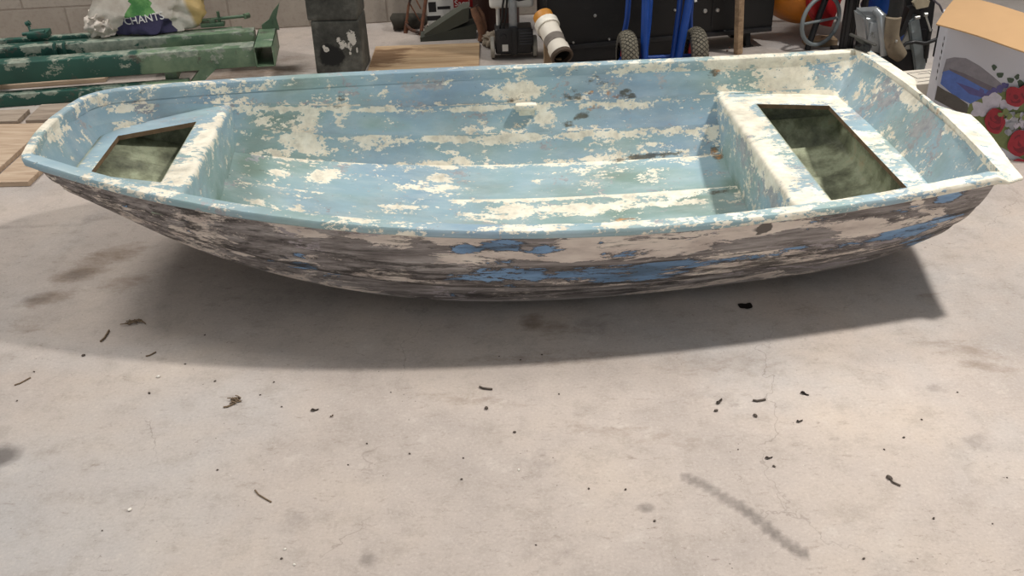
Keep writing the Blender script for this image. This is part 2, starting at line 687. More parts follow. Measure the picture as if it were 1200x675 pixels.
# --- lockers: deck with an open hatch and a bulkhead, one moulded sheet each
def locker(name, xa, xb, zt, hx0, hx1, hv0, hv1, facing):
    """Deck from the transom (xa) to the bulkhead (xb); hatch between hx0..hx1 and fractions hv0..hv1 of the breadth."""
    r = .018
    s = 1 if xb > xa else -1
    path = []
    xl = sorted(list(np.linspace(xa, xb - s * r, 34)) + [hx0, hx1], reverse=(s < 0))
    for x in xl: path.append((x, zt))
    for k in range(1, 7):
        a = k / 6 * math.pi / 2
        path.append((xb - s * r + s * r * math.sin(a), zt - r + r * math.cos(a)))
    zb = keel_z(xb) - .004
    for z in np.linspace(zt - r, zb, 26)[1:]: path.append((xb + .0 * (zt - z), z))
    V = sorted(list(np.linspace(-1, 1, 57)) + [hv0, hv1])
    P = []
    for (x, z) in path:
        yf, yn = inner_half(x, z, True) + .004, inner_half(x, z, False) + .004
        if min(hx0, hx1) - 1e-6 <= x <= max(hx0, hx1) + 1e-6 and z == zt:
            s_ = (x - hx0) / (hx1 - hx0)
            yf = (inner_half(hx0, zt, True) * (1 - s_) + inner_half(hx1, zt, True) * s_) + .004
            yn = (inner_half(hx0, zt, False) * (1 - s_) + inner_half(hx1, zt, False) * s_) + .004
        P.append([(x, v * (yf if v > 0 else yn), z) for v in V])
    tol = 1e-6
    lo, hi = min(hx0, hx1), max(hx0, hx1)

    def skip(i, j):
        if i >= len(xl) - 1: return False
        xm = (path[i][0] + path[i + 1][0]) / 2
        vm = (V[j] + V[j + 1]) / 2
        return lo + tol < xm < hi - tol and hv0 + tol < vm < hv1 - tol and path[i + 1][1] == zt
    m = MB()
    m.grid(P, skip=skip)
    bmesh.ops.recalc_face_normals(m.bm, faces=m.bm.faces)
    top = [f for f in m.bm.faces if f.calc_center_median().z > zt - .001]
    if top and top[0].normal.z < 0: bmesh.ops.reverse_faces(m.bm, faces=m.bm.faces)
    bmesh.ops.solidify(m.bm, geom=list(m.bm.faces), thickness=.016)
    for f in m.bm.faces:
        c = f.calc_center_median()
        n = f.normal
        if abs(n.z) < .3 and zt - .02 < c.z < zt + .001 and lo - .003 < c.x < hi + .003: f.material_index = 1
    return m.build(name, [M_IN, M_BARE], boat, smooth=35, normals=False)


bow_locker = locker('bow_locker', -1.345, -.955, .380, -1.285, -1.045, -.62, .66, 1)
stern_locker = locker('stern_locker', 1.322, .855, .268, .975, 1.232, -.74, .76, -1)

# --- rowlock block on the inside of the far topside
rb = MB()
rbx = .118
ry = .612
rb.box((rbx, ry - .016, .247), (.082, .05, .024), Matrix.Rotation(R(-6), 4, 'X'), .007)
rb.box((rbx + .004, ry - .004, .224), (.066, .03, .03), Matrix.Rotation(R(-6), 4, 'X'), .006)
block = rb.build('rowlock_block', M_IN, boat, smooth=40)

# ------------------------------------------------------------------ where the paint has worn (boat frame: centre, radii, 0, strength)
IN_WEAR = [(-1.224,0.310,0.424,0.065,0.013,0.023,0,0.10), (-0.971,0.446,0.424,0.028,0.012,0.015,0,0.14), (-0.619,0.556,0.391,0.061,0.013,0.025,0,0.16), (-0.703,0.527,0.332,0.090,0.029,0.015,0,0.10), (-0.258,0.625,0.348,0.193,0.012,0.019,0,0.09), (0.078,0.644,0.294,0.093,0.015,0.029,0,0.34), (1.131,0.571,0.317,0.225,0.022,0.041,0,0.15), (1.329,0.538,0.358,0.048,0.017,0.028,0,0.12), (-0.478,0.590,0.405,0.125,0.015,0.012,0,0.10), (-0.691,0.491,0.271,0.054,0.043,0.043,0,0.20), (-0.599,0.515,0.264,0.031,0.023,0.044,0,0.20), (-0.827,0.445,0.270,0.058,0.031,0.014,0,0.14), (-0.424,0.556,0.280,0.346,0.012,0.012,0,0.22), (-0.068,0.599,0.252,0.196,0.012,0.012,0,0.18), (0.495,0.596,0.227,0.198,0.012,0.012,0,0.20), (0.185,0.597,0.205,0.043,0.017,0.032,0,0.26), (-0.089,0.574,0.176,0.073,0.012,0.018,0,0.22), (-0.882,0.437,0.306,0.034,0.013,0.024,0,0.14), (-0.709,0.433,0.208,0.239,0.018,0.033,0,0.34), (-0.829,0.384,0.195,0.102,0.032,0.016,0,0.20), (-0.494,0.482,0.183,0.156,0.036,0.027,0,0.30), (-0.206,0.523,0.161,0.195,0.012,0.012,0,0.22), (0.057,0.534,0.142,0.105,0.036,0.021,0,0.26), (0.519,0.520,0.133,0.066,0.012,0.015,0,0.12), (0.582,0.496,0.097,0.049,0.012,0.017,0,0.16), (0.088,0.519,0.107,0.026,0.012,0.018,0,0.14), (0.450,0.501,0.091,0.066,0.012,0.012,0,0.14), (-0.276,0.473,0.080,0.444,0.027,0.012,0,0.26), (0.382,0.482,0.060,0.422,0.012,0.012,0,0.20), (-0.658,0.306,0.128,0.181,0.042,0.012,0,0.34), (-0.789,0.281,0.160,0.078,0.035,0.012,0,0.28), (-0.213,0.299,0.051,0.156,0.014,0.012,0,0.22), (-0.337,0.293,0.064,0.062,0.012,0.012,0,0.20), (-0.150,0.290,0.044,0.094,0.017,0.012,0,0.15), (-0.364,0.152,0.062,0.179,0.012,0.012,0,0.30), (0.030,0.150,0.029,0.128,0.031,0.012,0,0.26), (0.336,0.142,0.025,0.188,0.041,0.012,0,0.33), (-0.847,0.070,0.154,0.073,0.029,0.012,0,0.24), (-0.708,0.075,0.117,0.076,0.017,0.012,0,0.22), (-0.063,0.117,0.028,0.091,0.034,0.012,0,0.20), (0.176,0.405,0.050,0.194,0.017,0.012,0,0.08), (0.581,0.299,0.039,0.062,0.017,0.012,0,0.16), (0.654,0.188,0.042,0.091,0.046,0.012,0,0.22), (0.612,0.133,0.030,0.135,0.025,0.012,0,0.24), (0.466,0.183,0.035,0.092,0.015,0.012,0,0.18), (0.626,0.366,0.052,0.079,0.016,0.012,0,0.16), (-0.966,0.270,0.379,0.029,0.064,0.012,0,0.30), (-0.987,0.114,0.380,0.036,0.127,0.020,0,0.24), (-1.003,-0.161,0.380,0.098,0.109,0.020,0,0.32), (-1.282,0.241,0.385,0.021,0.012,0.012,0,0.25), (-1.391,0.003,0.461,0.017,0.040,0.019,0,0.12), (-0.976,-0.300,0.380,0.029,0.025,0.012,0,0.20), (-0.998,-0.029,0.380,0.038,0.102,0.018,0,0.20), (0.882,0.301,0.268,0.053,0.223,0.037,0,0.26), (0.867,-0.078,0.267,0.044,0.211,0.061,0,0.28), (0.901,-0.331,0.268,0.053,0.047,0.012,0,0.22), (1.128,0.489,0.268,0.172,0.044,0.012,0,0.24), (1.243,0.091,0.268,0.022,0.050,0.037,0,0.24), (1.274,-0.233,0.268,0.041,0.050,0.012,0,0.10), (1.285,0.421,0.268,0.037,0.068,0.012,0,0.20), (1.397,0.088,0.406,0.058,0.071,0.039,0,0.33), (1.347,0.315,0.336,0.029,0.087,0.049,0,0.06), (1.329,-0.055,0.292,0.059,0.097,0.050,0,0.03), (0.855,-0.028,0.246,0.033,0.242,0.107,0,0.06), (0.889,0.616,0.381,0.288,0.016,0.017,0,0.30), (1.234,0.566,0.407,0.177,0.012,0.016,0,0.32), (0.401,0.657,0.375,0.263,0.020,0.013,0,0.12), (0.038,0.656,0.383,0.263,0.022,0.012,0,0.08), (1.419,0.221,0.422,0.118,0.033,0.025,0,0.28), (1.433,-0.207,0.421,0.105,0.042,0.031,0,0.22), (1.429,-0.489,0.415,0.047,0.078,0.015,0,0.25), (0.909,-0.386,0.268,0.194,0.034,0.012,0,0.26), (1.190,-0.579,0.409,0.076,0.036,0.012,0,0.26), (0.454,-0.665,0.382,0.098,0.024,0.012,0,0.24), (0.312,-0.680,0.383,0.091,0.019,0.012,0,0.24), (-0.009,-0.681,0.387,0.204,0.020,0.012,0,0.16), (-0.994,-0.467,0.454,0.123,0.019,0.012,0,0.20), (-1.202,-0.383,0.477,0.012,0.026,0.012,0,0.20), (-1.414,-0.043,0.507,0.047,0.057,0.043,0,0.26), (-1.407,-0.255,0.505,0.037,0.045,0.013,0,0.25), (-0.773,-0.536,0.433,0.077,0.017,0.012,0,0.16), (-0.421,-0.608,0.406,0.192,0.020,0.012,0,0.14)]
IN_GRIME = [(0.400,0.648,0.314,0.066,0.015,0.029,0,0.22), (0.307,0.641,0.266,0.047,0.033,0.026,0,0.26), (0.516,0.630,0.255,0.040,0.032,0.022,0,0.26), (0.843,0.618,0.336,0.039,0.013,0.025,0,0.25), (0.338,0.592,0.195,0.030,0.012,0.015,0,0.25), (0.277,0.584,0.173,0.033,0.012,0.021,0,0.20), (0.613,0.477,0.075,0.245,0.012,0.012,0,0.26), (0.513,0.474,0.060,0.129,0.029,0.012,0,0.22), (-0.579,0.560,0.334,0.025,0.013,0.025,0,0.22), (-0.594,0.523,0.311,0.031,0.028,0.012,0,0.16), (0.840,0.452,0.073,0.027,0.086,0.038,0,0.20), (0.775,0.170,0.044,0.048,0.019,0.012,0,0.22), (-0.265,0.579,0.256,0.026,0.012,0.013,0,0.20), (-0.566,0.559,0.310,0.019,0.030,0.016,0,0.22), (0.066,0.635,0.253,0.033,0.030,0.016,0,0.16), (-1.320,0.253,0.444,0.021,0.012,0.016,0,0.10), (-1.029,0.424,0.413,0.032,0.023,0.018,0,0.16), (1.409,0.057,0.425,0.026,0.020,0.015,0,0.20), (-1.119,0.385,0.450,0.078,0.020,0.015,0,0.10), (0.100,0.643,0.283,0.066,0.012,0.020,0,0.17)]
IN_RUST = [(0.453,0.634,0.257,0.030,0.030,0.016,0,0.30), (0.395,0.600,0.224,0.046,0.012,0.016,0,0.26), (0.434,0.588,0.195,0.040,0.012,0.015,0,0.16), (0.834,0.451,0.070,0.019,0.057,0.021,0,0.34), (0.429,0.046,0.017,0.060,0.018,0.012,0,0.24), (1.402,-0.082,0.418,0.013,0.013,0.012,0,0.20), (0.068,0.644,0.301,0.066,0.012,0.013,0,0.12), (0.367,0.641,0.270,0.020,0.012,0.012,0,0.20), (0.843,0.619,0.342,0.032,0.012,0.022,0,0.20), (1.394,0.045,0.400,0.017,0.051,0.028,0,0.14), (0.855,0.121,0.048,0.012,0.012,0.017,0,0.12)]
IN_TEAL = [(-0.795,0.465,0.294,0.170,0.045,0.046,0,0.16), (-0.429,0.545,0.226,0.285,0.017,0.031,0,0.16), (-0.887,0.366,0.206,0.077,0.152,0.075,0,0.14), (-0.738,0.367,0.163,0.173,0.075,0.029,0,0.14), (0.518,0.512,0.118,0.295,0.017,0.029,0,0.12), (0.855,0.376,0.069,0.027,0.067,0.121,0,0.16), (0.841,0.189,0.051,0.029,0.099,0.025,0,0.16), (-0.725,0.528,0.399,0.383,0.023,0.018,0,0.10), (0.558,0.348,0.046,0.220,0.056,0.013,0,0.10), (-1.037,0.359,0.380,0.108,0.068,0.012,0,0.10), (0.705,0.135,0.034,0.119,0.030,0.012,0,0.12)]
IN_LILAC = [(-0.258,0.625,0.348,0.200,0.013,0.025,0,0.18), (-1.225,0.309,0.421,0.055,0.027,0.020,0,0.20), (1.370,0.226,0.367,0.043,0.100,0.055,0,0.15), (1.356,-0.137,0.340,0.045,0.110,0.058,0,0.14), (0.855,-0.028,0.246,0.038,0.281,0.121,0,0.14), (1.208,0.556,0.325,0.146,0.017,0.031,0,0.10), (-0.673,0.534,0.328,0.091,0.030,0.015,0,0.14), (-0.882,0.333,0.203,0.038,0.035,0.012,0,0.16)]
OUT_BLUE = [(-0.028,-0.661,0.339,0.097,0.020,0.036,0,0.26), (-0.135,-0.646,0.317,0.042,0.012,0.012,0,0.24), (0.086,-0.660,0.310,0.061,0.012,0.018,0,0.25), (-0.533,-0.584,0.337,0.024,0.012,0.012,0,0.24), (-0.034,-0.604,0.208,0.145,0.040,0.056,0,0.25), (-0.155,-0.588,0.192,0.073,0.016,0.032,0,0.22), (0.245,-0.606,0.190,0.148,0.044,0.059,0,0.24), (0.419,-0.596,0.179,0.140,0.073,0.078,0,0.24), (0.296,-0.656,0.276,0.081,0.012,0.022,0,0.25), (0.603,-0.593,0.199,0.130,0.012,0.023,0,0.14), (-0.611,-0.501,0.205,0.048,0.046,0.043,0,0.26), (-0.708,-0.442,0.192,0.072,0.042,0.035,0,0.16), (0.901,-0.660,0.376,0.048,0.012,0.012,0,0.22), (1.113,-0.592,0.337,0.067,0.012,0.019,0,0.28), (1.233,-0.574,0.353,0.083,0.017,0.033,0,0.34), (1.219,-0.527,0.249,0.118,0.047,0.058,0,0.33), (1.096,-0.535,0.210,0.158,0.023,0.036,0,0.22), (0.882,-0.569,0.214,0.115,0.043,0.052,0,0.12), (1.247,-0.444,0.152,0.066,0.068,0.062,0,0.20), (-0.955,-0.415,0.296,0.105,0.049,0.039,0,0.08), (-0.788,-0.412,0.189,0.105,0.015,0.020,0,0.12), (0.234,-0.666,0.320,0.016,0.012,0.016,0,0.22), (0.103,-0.701,0.368,0.137,0.012,0.012,0,0.14)]
OUT_PRIMER = [(-0.593,-0.574,0.357,0.147,0.013,0.024,0,0.12), (-0.357,-0.621,0.341,0.142,0.015,0.027,0,0.14), (-0.104,-0.643,0.283,0.141,0.012,0.019,0,0.14), (-0.171,-0.648,0.344,0.104,0.012,0.015,0,0.12), (0.131,-0.654,0.272,0.094,0.012,0.016,0,0.14), (0.199,-0.667,0.326,0.117,0.020,0.037,0,0.16), (0.154,-0.659,0.295,0.070,0.013,0.025,0,0.14), (0.437,-0.657,0.303,0.145,0.020,0.037,0,0.16), (0.355,-0.703,0.366,0.097,0.013,0.015,0,0.12), (0.650,-0.649,0.325,0.124,0.013,0.025,0,0.16), (0.980,-0.605,0.304,0.162,0.012,0.016,0,0.16), (1.135,-0.591,0.352,0.022,0.012,0.019,0,0.20), (0.771,-0.639,0.334,0.107,0.012,0.019,0,0.10), (-0.788,-0.519,0.367,0.104,0.013,0.025,0,0.06), (0.037,-0.653,0.286,0.141,0.012,0.012,0,0.14), (0.730,-0.582,0.202,0.191,0.044,0.053,0,0.06), (0.982,-0.561,0.231,0.176,0.041,0.045,0,0.05)]
OUT_LILAC = [(0.532,-0.653,0.308,0.086,0.012,0.022,0,0.14), (0.696,-0.649,0.343,0.154,0.012,0.012,0,0.14), (-0.431,-0.602,0.314,0.120,0.012,0.015,0,0.08), (0.818,-0.637,0.348,0.082,0.012,0.012,0,0.12), (0.463,-0.651,0.279,0.049,0.012,0.013,0,0.10)]
OUT_GRIME = [(0.686,-0.646,0.327,0.020,0.012,0.012,0,0.60), (-1.174,-0.331,0.356,0.158,0.030,0.022,0,0.10), (-0.374,-0.561,0.205,0.177,0.060,0.069,0,0.12), (-0.747,-0.469,0.233,0.237,0.052,0.051,0,0.10), (0.588,-0.570,0.154,0.167,0.070,0.068,0,0.10), (0.324,-0.515,0.080,0.579,0.022,0.029,0,0.12), (-0.419,-0.637,0.405,0.161,0.013,0.012,0,0.14), (0.080,-0.700,0.366,0.420,0.012,0.012,0,0.05), (1.228,-0.611,0.390,0.105,0.012,0.012,0,0.16), (1.269,-0.450,0.169,0.079,0.048,0.038,0,0.10), (-0.821,-0.545,0.414,0.159,0.012,0.012,0,0.12), (0.740,-0.560,0.161,0.174,0.057,0.048,0,0.10)]


def tri_noise(V, f, seed=0.0):
    return np.array([mnoise.noise(Vector((float(v[0]) * f + seed, float(v[1]) * f, float(v[2]) * f))) for v in V])


def knuckle_z(x):
    c = np.polyval(_pz, x)
    zg = .38 - .04 * (x / 1.4245) + .078 * (x / 1.4245) ** 2 - .012
    f1 = .62 + .14 * np.clip((-x - .3) / 1.1, 0, 1)
    return zg, c + f1 * (zg - c), c + f1 * .5 * (zg - c), c, c - .04 + .42 * .04


def paint(o, is_hull=False):
    V = verts_np(o).astype(float)
    wear = blobs(V, IN_WEAR, .85)
    if is_hull:
        zg, k1, k2, k3, k4 = knuckle_z(V[:, 0])
        led = np.zeros(len(V))
        for kz_, s_ in ((k1, .23), (k2, .25), (k3, .241), (k4, .201)):
            d = V[:, 2] - kz_
            if s_ in (.241, .201): d = (np.abs(V[:, 1]) - np.polyval(_pc, V[:, 0]) * (1.0 if s_ == .241 else .46)) * .8
            led = np.maximum(led, s_ * np.clip(1.5 - np.abs(d + .002) / .010, 0, 1))
        led *= (V[:, 0] > -1.33) & (V[:, 0] < 1.30)
        wear = np.maximum(wear, led * (.75 + 1.2 * tri_noise(V, 2.2, 5)) + wear * .6)
        floor_ = (np.abs(V[:, 1]) < .5) & (V[:, 2] < .2)
    set_attr(o, 'wear', wear - .02 + .10 * np.clip((V[:, 0] - .8) / .2, 0, 1) * (V[:, 2] > .24) * np.where((V[:, 0] > 1.3) & (np.abs(V[:, 1]) < .52), .15, 1))
    set_attr(o, 'grime', blobs(V, IN_GRIME, .5) + 0)
    set_attr(o, 'rust', blobs(V, IN_RUST, .5))
    set_attr(o, 'teal', blobs(V, IN_TEAL, .6))
    set_attr(o, 'lilac', blobs(V, IN_LILAC, .5))
    bare = np.zeros(len(V))
    if is_hull:
        bare = (((V[:, 0] < -.965) & (V[:, 2] < .368)) | ((V[:, 0] > .868) & (V[:, 2] < .256))).astype(float)
        set_attr(o, 'blue', blobs(V, OUT_BLUE, .75) * .9 - .02)
        set_attr(o, 'primer', blobs(V, OUT_PRIMER, .8) + .015)
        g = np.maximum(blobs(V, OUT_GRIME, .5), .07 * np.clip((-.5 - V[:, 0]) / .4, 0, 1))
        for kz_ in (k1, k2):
            g = np.maximum(g, .24 * np.clip(1.4 - np.abs(V[:, 2] - kz_ + .010) / .006, 0, 1))  # shade below each strake lap, painted in as a dark line
        set_attr(o, 'grime_lap_shade', g)
    set_attr(o, 'bare', bare)


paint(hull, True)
paint(rim)
V = verts_np(rim)
_w = np.empty(len(V), dtype=np.float32)
rim.data.attributes['wear'].data.foreach_get('value', _w)
_e = np.clip((V[:, 0] - .15) / .5, 0, 1) * .10 + .05 * np.clip((V[:, 0] - 1.2) / .15, 0, 1) + .02
rim.data.attributes['wear'].data.foreach_set('value', np.maximum(_w, _e + .3 * _w).astype(np.float32))
paint(block)
block.data.attributes['wear'].data.foreach_set('value', np.full(len(block.data.vertices), .13, dtype=np.float32))
for o_, xc, sg in ((bow_locker, -.955, -1), (stern_locker, .855, 1)):
    paint(o_)
    V = verts_np(o_)
    me_ = o_.data
    # undersides of the lockers were never painted
    nrm = np.empty(len(V) * 3, dtype=np.float32)
    me_.vertex_normals.foreach_get('vector', nrm)
    nrm = nrm.reshape(-1, 3)
    under = (nrm[:, 2] < -.5) | ((np.abs(nrm[:, 0]) > .6) & (nrm[:, 0] * sg > 0))
    me_.attributes['bare'].data.foreach_set('value', under.astype(np.float32))

# ------------------------------------------------------------------ room: floor and block wall
def concrete_floor():
    t = NT('worn_concrete', 0.86)
    n = t.noise(1.6, 6, 0.6)
    n2 = t.noise(10, 13, 0.74, t.map((1, 1, 1), (4, 4, 0)))
    c = t.ramp(n, [(0.3, S(164, 154, 147)), (0.5, S(181, 169, 160)), (0.7, S(192, 178, 165))])
    cool = t.noise(0.8, 5, 0.6, t.map((1, 1, 1), (7, 3, 0)), 0.4)
    c = t.mix(t.step(cool, 0.46, 0.66, a=0, b=0.75), c, S(178, 176, 175))
    c = t.mix(t.step(n2, 0.5, 0.70, a=0, b=0.6), c, S(148, 138, 128))
    c = t.mix(t.step(n2, 0.44, 0.3, a=0, b=0.45), c, S(206, 197, 187))
    # scraped laitance and fine grit
    sc = t.noise(16, 14, 0.76, t.map((1, 2.6, 1), (2, 2, 0), (0, 0, .35)), 0.3)
    c = t.mix(t.step(sc, 0.57, 0.70, a=0, b=0.6), c, S(132, 118, 106))
    gr = t.noise(70, 6, 0.7, t.map((1, 1.6, 1)))
    patch = t.step(t.noise(2.6, 5, 0.6, t.map((1, 1, 1), (1, 8, 0))), 0.42, 0.62)
    c = t.mix(t.math('MULTIPLY', t.step(gr, 0.66, 0.70), t.math('MULTIPLY', patch, 0.55)), c, S(98, 86, 78))
    sp = t.step(t.voronoi(38, t.map((1, 1, 1), (.3, .7, 0))), 0.09, 0.06)
    spm = t.step(t.noise(5, 5, 0.65, t.map((1, 1, 1), (9, 9, 0))), 0.54, 0.60)
    c = t.mix(t.math('MULTIPLY', sp, t.math('MULTIPLY', spm, 0.7)), c, S(78, 70, 64))
    wh = t.step(t.voronoi(17, t.map((1, 1, 1), (5.3, .2, 0))), 0.028, 0.016)
    c = t.mix(t.math('MULTIPLY', wh, 0.7), c, S(226, 220, 210))
    gn = t.noise(130, 4, 0.7)
    c = t.mix(t.step(gn, 0.54, 0.74, a=0, b=0.34), c, S(134, 122, 112))
    c = t.mix(t.step(gn, 0.46, 0.32, a=0, b=0.22), c, S(222, 213, 202))
    dd_ = t.noise(34, 12, 0.78, t.map((1, 2.0, 1), (3, 6, 0), (0, 0, .5)), 0.5)
    ddm = t.step(t.noise(3.2, 6, 0.65, t.map((1, 1, 1), (2, 5, 0))), 0.44, 0.64)
    c = t.mix(t.math('MULTIPLY', t.step(dd_, 0.585, 0.66), t.math('MULTIPLY_ADD', ddm, 0.62, 0.18)), c, S(112, 98, 88))
    # hairline cracks
    wv = t.noise(3, 5, 0.6)
    vv = t.t.nodes.new('ShaderNodeVectorMath')
    vv.operation = 'ADD'
    t.t.links.new(t.co, vv.inputs[0])
    cb = t.t.nodes.new('ShaderNodeCombineXYZ')
    t.t.links.new(t.math('MULTIPLY', wv, 0.5), cb.inputs[0])
    t.t.links.new(t.math('MULTIPLY', t.noise(3.3, 5, 0.6, t.map((1, 1, 1), (3, 3, 0))), 0.5), cb.inputs[1])
    t.t.links.new(cb.outputs[0], vv.inputs[1])
    ck = t.step(t.voronoi(0.9, vv.outputs[0], 'DISTANCE_TO_EDGE'), 0.0028, 0.0006)
    ckm = t.step(t.noise(1.7, 4, 0.6, t.map((1, 1, 1), (6, 6, 0))), 0.5, 0.6)
    c = t.mix(t.math('MULTIPLY', ck, t.math('MULTIPLY', ckm, 0.4)), c, S(104, 94, 86))
    # stains, from the mesh
    br = t.step(t.math('ADD', t.math('MULTIPLY', t.attr('brown'), 1.0), t.math('MULTIPLY', t.math('SUBTRACT', t.noise(15, 10, 0.72, t.map((1, 1.8, 1))), 0.5), 1.5)), 0.3, 1.0)
    c = t.mix(t.math('MULTIPLY', br, 0.75), c, S(112, 90, 68))
    dk = t.step(t.math('ADD', t.attr('dark'), t.math('MULTIPLY', t.math('SUBTRACT', t.noise(22, 9, 0.7), 0.5), 0.9)), 0.25, 0.95)
    c = t.mix(t.math('MULTIPLY', dk, 0.72), c, S(74, 68, 64))
    t.col(c)
    h = t.math('ADD', t.math('MULTIPLY', n2, 0.6), t.math('MULTIPLY', gr, 0.25))
    t.bump(h, 0.35, 0.004)
    return t.m


fx = np.concatenate([np.linspace(-6, -2.6, 12), np.arange(-2.55, 2.2, .015), np.linspace(2.25, 6, 12)])
fy = np.concatenate([np.linspace(-4, .95, 10), np.arange(1.0, 4.2, .014), np.linspace(4.25, 7, 30)])
fm = MB()
fm.grid([[(x, y, 0) for x in fx] for y in fy])
floor = fm.build('floor', concrete_floor())
if floor.data.polygons[0].normal.z < 0: floor.data.flip_normals()
tag(floor, kind='structure')
FV = verts_np(floor)


def G(px, py): return ground(px, py, 0)


dark = []
# curved tyre scuff, round drips, smudges
arc = [(804, 559), (822, 567), (842, 579), (856, 587), (870, 596), (882, 605), (893, 614), (905, 624), (917, 633), (931, 643), (945, 652)]
for (a, b) in zip(arc, arc[1:]):
    A_, B_ = G(*a), G(*b)
    d_ = B_ - A_
    dark.append((*((A_ + B_) / 2), d_.length * .9, .019, 1, math.atan2(d_.y, d_.x), .72))
for (px, py, r, k) in [(757, 595, .020, .75), (432, 656, .024, .62), (977, 514, .016, .55), (0, 535, .05, 1.0), (1098, 455, .03, .45), (1150, 520, .05, .42), (345, 612, .06, .38),
                       (626, 545, .08, .36), (640, 640, .09, .33), (693, 382, .07, .4), (622, 380, .035, .5), (850, 470, .05, .42), (45, 350, .05, .5), (90, 322, .05, .55), (45, 200, .03, .5), (215, 262, .09, .42), (110, 255, .06, .45)]:
    p = G(px, py)
    dark.append((*p, r, r * .9, 1, 0, k))
for (px, py, rx, ry, k) in [(300, 345, .25, .10, .30), (40, 265, .3, .02, .4)]:
    dark.append((*G(px, py), rx, ry, 1, 0, k))
brown = []
for (px, py, rx, ry, a, k) in [(95, 320, .10, .06, .5, .85), (55, 350, .10, .045, .4, .75), (130, 300, .12, .07, .5, .8), (150, 330, .10, .06, .3, .6), (625, 378, .04, .05, 0, .8), (655, 385, .09, .06, 0, .5),
                               (30, 385, .08, .03, 0, .5), (640, 420, .3, .05, 0, .42), (850, 430, .25, .06, 0, .38), (1130, 410, .12, .05, -.4, .5), (1160, 430, .1, .03, -.4, .55), (300, 85, .3, .10, .1, .9),
                               (345, 66, .12, .05, 0, .7), (260, 92, .15, .08, 0, .9), (1090, 345, .05, .02, 0, .4), (560, 470, .2, .03, -.2, .45), (740, 510, .25, .04, -.25, .42)]:
    brown.append((*G(px, py), rx, ry, 1, a, k))
set_attr(floor, 'dark', np.maximum(blobs(FV, dark[len(arc) - 1:], .7), blobs(FV, dark[:len(arc) - 1], .35)))
set_attr(floor, 'brown', blobs(FV, brown, .8))


def block_wall():
    t = NT('painted_concrete_blocks', 0.9)
    b = t.t.nodes.new('ShaderNodeTexBrick')
    t.t.links.new(t.map((1, 1, 1), (.22, .0, 0), (R(90), 0, 0)), b.inputs['Vector'])
    b.inputs['Scale'].default_value = 1.0
    b.inputs['Mortar Size'].default_value = 0.007
    b.inputs['Mortar Smooth'].default_value = 0.5
    b.inputs['Brick Width'].default_value = 0.45
    b.inputs['Row Height'].default_value = 0.185
    b.inputs['Color1'].default_value = (*S(176, 166, 155), 1)
    b.inputs['Color2'].default_value = (*S(168, 158, 147), 1)
    b.inputs['Mortar'].default_value = (*S(150, 139, 128), 1)
    n = t.noise(46, 8, 0.7)
    c = t.mix(t.step(n, 0.5, 0.75, a=0, b=0.55), b.outputs['Color'], S(134, 122, 110))
    c = t.mix(t.step(t.noise(2.4, 5, 0.6), 0.5, 0.75, a=0, b=0.5), c, S(204, 196, 184))
    t.col(c)
    t.bump(t.math('SUBTRACT', t.math('MULTIPLY', n, 0.5), b.outputs['Fac']), 0.5, 0.006)
    return t.m


WALL_A = math.atan(.07)
wm = MB()
wm.box((0, .1, 1.15), (12, .2, 2.3))
wall = wm.build('wall_back', block_wall())
wall.location = (0, 5.765, 0)
wall.rotation_euler = (0, 0, WALL_A)
tag(wall, kind='structure')

# ------------------------------------------------------------------ materials for the clutter
M_BLACK = plain('black_steel', S(26, 26, 28), 0.45, 0, 0.3, 10)
M_BLACK2 = plain('black_rubber', S(34, 33, 32), 0.8, 0, 0.3, 20)
M_SHEET = plain('black_sheet_metal', S(15, 15, 16), 0.5, 0, 0.2, 6, (S(30, 29, 28), 0.62))
M_ZINC = plain('zinc', S(190, 190, 186), 0.35, 0.8, 0.15, 20)
M_SILVER = plain('grey_cast_metal', S(150, 154, 156), 0.42, 0.6, 0.2, 12, (S(104, 104, 100), 0.62))
M_GREYP = plain('grey_painted_metal', S(128, 136, 138), 0.5, 0.1, 0.12, 8, (S(96, 98, 96), 0.66))
M_WHITE = plain('white_plastic', S(214, 212, 206), 0.55, 0, 0.06, 6, (S(176, 170, 160), 0.64))
M_BLUE = plain('blue_enamel', S(22, 66, 142), 0.4, 0, 0.15, 9, (S(60, 90, 140), 0.68))
M_RED = plain('red_paint', S(158, 26, 28), 0.5, 0, 0.2, 9)
M_ORANGE = plain('orange_paint', S(214, 128, 36), 0.5, 0, 0.2, 6, (S(150, 84, 30), 0.62))
M_WOOD = plain('grey_timber', S(150, 128, 102), 0.8, 0, 0.3, 20, (S(104, 84, 64), 0.6))
M_RUST = plain('rusty_iron', S(104, 66, 46), 0.85, 0, 0.4, 22, (S(54, 40, 34), 0.55))
M_DARKB = plain('dark_brown_metal', S(62, 34, 26), 0.6, 0, 0.3, 6)
M_CARD = plain('brown_cardboard', S(176, 141, 101), 0.85, 0, 0.06, 4)
M_CARDG = plain('grey_card', S(206, 198, 184), 0.85, 0, 0.08, 5)
M_INK = plain('black_ink', S(30, 28, 28), 0.7, 0, 0.1, 10, bump=0)
M_TXT = plain('white_print', S(232, 230, 226), 0.7, 0, 0.04, 10, bump=0)
M_TAN = plain('tan_sleeve', S(118, 106, 88), 0.75, 0, 0.25, 16, (S(96, 84, 70), 0.6))


